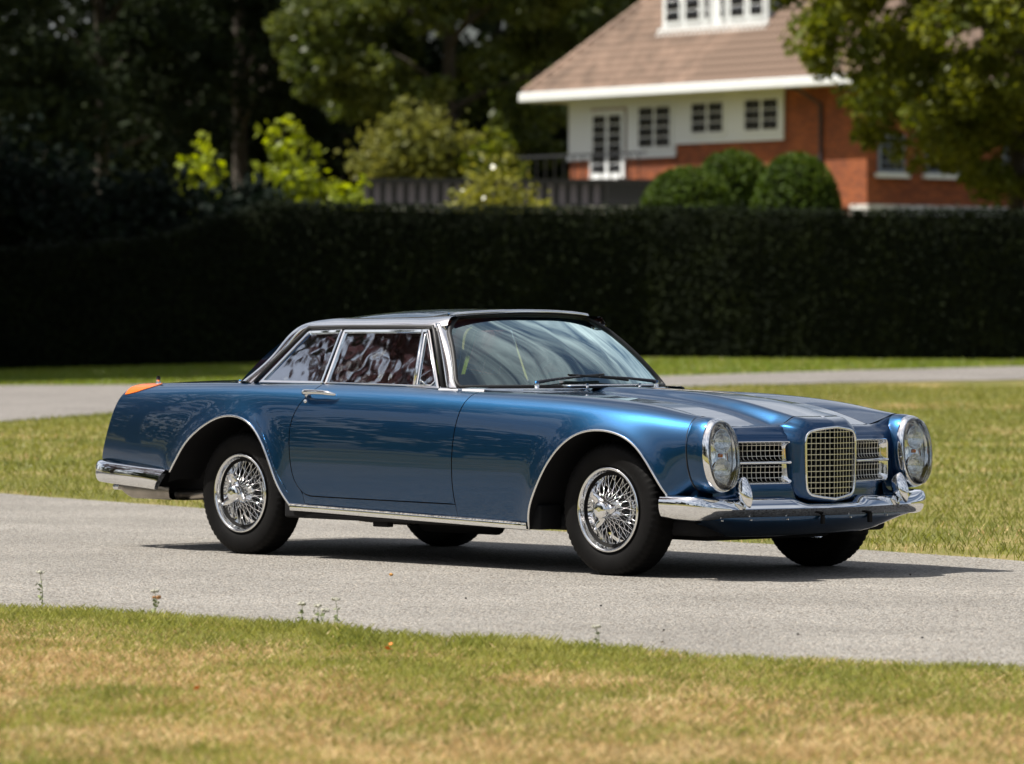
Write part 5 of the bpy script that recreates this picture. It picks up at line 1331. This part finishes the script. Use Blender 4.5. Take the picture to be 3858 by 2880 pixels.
for x_ in np.linspace(.2, 1.2, 12):
    ye, ze, zc1 = np.interp(x_, ux, uy), np.interp(x_, ux, uz) - .02, float(zc_(x_)) - .02
    hl.append([(x_, b * ye, zc1 - (zc1 - ze) * abs(b) ** 2.3) for b in np.linspace(-1, 1, 15)])
mk('headlining', np.array(hl).reshape(-1, 3), grid_faces(12, 15), pmat('headlining', (.25, .22, .20), .9), CAR)

# ---- wheels
RR_, TR_ = .187, .2916
def tyre_vf(n=180):
    pf = [(.150, -.050), (.180, -.064), (.188, -.068), (.205, -.0765), (.235, -.081), (.262, -.078), (.276, -.071), (.285, -.0625), (.2905, -.052), (TR_, -.035), (TR_, -.012), (TR_, .012), (TR_, .035), (.2905, .052), (.285, .0625), (.276, .071), (.262, .078), (.235, .081), (.205, .0765), (.188, .068), (.172, .06)]
    V = []
    for k in range(n):
        a = 2 * math.pi * k / n; cut = (k % 3 == 0)
        for j, (r_, y) in enumerate(pf):
            r2 = r_ - (.005 if cut and (6 <= j <= 9 or 12 <= j <= 14) else 0) - (.004 if j in (10, 11) and (k // 2) % 2 else 0)
            if j in (4,): y = y - (.0015 if 20 < k % 60 < 32 else 0)
            V.append((r2 * math.cos(a), y, r2 * math.sin(a)))
    return V, grid_faces(n, len(pf), wrap_u=True)
TY = mesh('tyre', *tyre_vf()); TY.materials.append(M_TYRE)
rim_prof = [(.150, .058), (.168, .056), (.176, .062), (.178, .066), (.1725, .066)]
rp = [(RR_ - .004, -.071), (RR_, -.074), (RR_ - .001, -.079), (RR_ - .006, -.0815), (RR_ - .012, -.080), (RR_ - .015, -.074), (RR_ - .018, -.066), (RR_ - .022, -.056), (.160, -.050), (.157, -.030), (.147, -.022), (.146, .015), (.150, .03), (.160, .045), (.170, .06), (.176, .068)]
v, f = lathe_vf(rp, 96); RIM = mesh('wheel', v, f); RIM.materials.append(M_CHROME)
hub_p = [(.030, -.100), (.036, -.085), (.040, -.060), (.046, -.045), (.050, -.030), (.048, .0), (.046, .02), (.060, .026), (.066, .034), (.060, .045), (.03, .05)]
v, f = lathe_vf(hub_p, 40); HUB = mesh('hub', v, f); HUB.materials.append(M_CHROME)
# three-eared spinner
def spinner_mesh():
    pf = [(.0005, -.133), (.012, -.1335), (.028, -.132), (.035, -.129), (.0375, -.123), (.039, -.105), (.041, -.092), (.038, -.086)]
    V, F = lathe_vf(pf, 32)
    for k in range(3):
        a = math.radians(25 + 120 * k); d = np.array([math.cos(a), 0, math.sin(a)]); t = np.array([-math.sin(a), 0, math.cos(a)]); o = len(V)
        for r_, w_, y in ((.034, .023, -.098), (.055, .020, -.105), (.078, .013, -.115), (.092, .006, -.121)):
            for ww, yy in ((-w_, y - .003), (w_, y - .003), (w_, y + .004), (-w_, y + .004)): V.append(tuple(d * r_ + t * ww + np.array([0, yy, 0])))
        F += [tuple(o + i for i in q) for q in grid_faces(4, 4, wrap_v=True)] + [(o, o + 3, o + 2, o + 1), (o + 12, o + 13, o + 14, o + 15)]
    return mesh('spinner', V, F, smooth=True)
SPN = spinner_mesh(); SPN.materials.append(M_CHROME)
def spoke_mesh(a0, r0, y0, a1, r1, y1):
    p0 = np.array([r0 * math.cos(a0), y0, r0 * math.sin(a0)]); p1 = np.array([r1 * math.cos(a1), y1, r1 * math.sin(a1)]); d = (p1 - p0) / np.linalg.norm(p1 - p0)
    v, f = tube_vf([p0, p1 - d * .016, p1 - d * .015, p1], [.0015, .0015, .0022, .0022], 6); m_ = mesh('spoke', v, f); m_.materials.append(M_STEEL); return m_
SPK = [spoke_mesh(0, .034, -.086, math.radians(s * 38), .158, -.040) for s in (-1, 1)] + [spoke_mesh(0, .050, .024, math.radians(s * 30), .1475, .004) for s in (-1, 1)]
v, f = lathe_vf([(.02, .03), (.135, .03), (.138, .036), (.135, .042), (.02, .042)], 48); DISC = mesh('brake_disc', v, f); DISC.materials.append(M_UNDER)
v, f = lathe_vf([(.009, .060), (.15, .060), (.155, .05)], 32)
WY = {0.0: .7047, 2.45: .717}
for xw in (0.0, 2.45):
    for s in (-1, 1):
        wh = obj('wheel', RIM, None, CAR, (xw, s * (WY[xw] - .078), .2916)); wh.rotation_euler = (0, math.radians(17 if xw else 48), 0 if s < 0 else math.pi)
        for nm, m_ in (('tyre', TY), ('hub', HUB), ('spinner', SPN), ('brake_disc', DISC)): obj(nm, m_, None, wh)
        for k in range(20):
            for j in (0, 1):
                o = obj('spoke', SPK[j], None, wh); o.rotation_euler = (0, math.radians(18 * k + 9 * j), 0)
        for k in range(16):
            for j in (2, 3):
                o = obj('spoke', SPK[j], None, wh); o.rotation_euler = (0, math.radians(22.5 * k + 11 * (j - 2) + 4), 0)

# ================================================================== SMALL THINGS ON THE GROUND
M_STEM = pmat('stem', (.22, .26, .11), .6); M_UMBEL = pmat('umbel', (.42, .41, .33), .7, var=(60, .15)); M_BROWN = pmat('dry_flower', (.30, .15, .05), .8)
def yarrow(label, R, D, h_, heads, seed, dry=False):
    q = np.random.default_rng(seed); root = empty('yarrow_plant', W3(R, D, 0)); tag(root, label, 'wildflower', 'yarrow along the verge')
    for k in range(heads):
        hh = h_ * (1 - .22 * k); a = q.uniform(0, 6.28); tip = np.array([.03 * (k + .4) * math.cos(a), .03 * (k + .4) * math.sin(a), hh])
        V, F = tube_vf(curve3([(0, 0, 0), tip * .55 + [.006, 0, 0], tip], 8), np.linspace(.0018, .0011, 8), 5); mk('stem', V, F, M_STEM, root)
        V, F = [], []
        for i in range(34):
            rr_ = .014 * math.sqrt(q.uniform(0, 1)); an = q.uniform(0, 6.28); c = tip + [rr_ * math.cos(an), rr_ * math.sin(an), .006 + q.normal(0, .002)]
            v, f = lathe_vf([(.001, -.003), (.0045, -.001), (.0045, .002), (.001, .003)], 6); o = len(V); V += [(c[0] + p[0], c[1] + p[2], c[2] + p[1]) for p in v]; F += [tuple(z + o for z in x) for x in f]
        mk('flower_head', V, F, M_BROWN if dry and k else M_UMBEL, root)
        LQ = leaf_quads(np.array([tip * u + q.normal(0, .006, 3) for u in q.uniform(.1, .8, 16)]), .010, q); obj('leaf', quads_mesh('leaf', LQ), M_STEM, root)
yarrow('tallest yarrow stem with a flat white head at the left of the verge', -1.80, 18.75, .135, 1, 1)
yarrow('short yarrow with one white and one browned head at the verge', -1.335, 18.2, .095, 2, 2, True)
yarrow('left of the two yarrow stems close together at the road edge', -.765, 17.62, .085, 1, 3)
yarrow('right of the two yarrow stems close together at the road edge', -.70, 17.58, .08, 2, 4)
yarrow('thin greenish yarrow stem leaning over the road', -.62, 17.42, .115, 1, 5)
yarrow('small low yarrow under the front wheel', .30, 16.55, .075, 1, 6)
M_ACORN = pmat('acorn', (.45, .22, .05), .5); M_PEB = pmat('pebble', (.03, .028, .025), .8)
def blob(name, label, cat, R, D, s, mat, seed, group=None):
    q = np.random.default_rng(seed); bm = bmesh.new(); bmesh.ops.create_icosphere(bm, subdivisions=2, radius=s)
    for v in bm.verts: v.co *= 1 + q.normal(0, .09); v.co.z *= .75
    m_ = bpy.data.meshes.new(name); bm.to_mesh(m_); bm.free(); o = obj(name, m_, mat, None, W3(R, D, .004 + s * .65)); return tag(o, label, cat, group)
blob('acorn', 'orange-brown acorn lying on the road between the wheels', 'acorn', -.52, 21.15, .009, M_ACORN, 1)
for k, (px, py, lab) in enumerate([(-.18, 19.46, 'dark pebble on the road nearest below the car door'), (1.02, 17.35, 'dark pebble on the road near the grass at the right'), (.55, 17.55, 'dark pebble midway along the road right of the front wheel'), (1.45, 17.2, 'rightmost dark pebble on the near half of the road'), (.35, 19.0, 'dark pebble just in front of the shadow of the front wheel'), (1.75, 21.4, 'small brown chip on the road by the far grass')]):
    blob('pebble', lab, 'pebble', px, py, .0048, M_PEB, 10 + k, 'pebbles scattered on the road')
q = np.random.default_rng(77); n_ = 1500
Rg_ = q.uniform(-2.6, 2.6, n_); off_ = np.abs(q.normal(0, .30, n_)); side_ = q.uniform(0, 1, n_) < .7
Dg_ = np.where(side_, edge_D(NEAR_E, Rg_) + off_, edge_D(FAR_E, Rg_) - off_ * 1.3); sz_ = q.uniform(.0016, .0045, n_) * (1 + 1.2 * (q.uniform(0, 1, n_) > .96))
C_ = W3a(Rg_, Dg_, .004 + sz_ * .4); dirs = np.array([(1, 0, 0), (0, 1, 0), (-1, 0, 0), (0, -1, 0), (0, 0, .8), (0, 0, -.6)]); T_ = [(0, 1, 4), (1, 2, 4), (2, 3, 4), (3, 0, 4)]
G3 = [C_[:, None] + dirs[list(t)][None] * (sz_[:, None, None] * q.uniform(.7, 1.3, (n_, 1, 1))) for t in T_]
tag(obj('grit', tris_mesh('grit', np.concatenate(G3)), pmat('grit', (.20, .17, .13), .9, var=(30, .5))), 'loose grit along the edges of the road', 'grit', kind='stuff')
M_ORL = pmat('fallen_leaf', (.75, .20, .02), .6)
for k, (R_, D_, lab) in enumerate([(-.40, 16.25, 'orange fallen leaf upright in the grass left of centre'), (-.405, 16.05, 'orange fallen leaf just below the upright one'), (-.92, 14.3, 'orange fallen leaf alone in the foreground grass at the left')]):
    q = np.random.default_rng(k); o = obj('fallen_leaf', quads_mesh('fallen_leaf', leaf_quads(np.zeros((2, 3)), .011, q)), M_ORL, None, W3(R_, D_, .04)); tag(o, lab, 'leaf', 'fallen leaves in the verge')
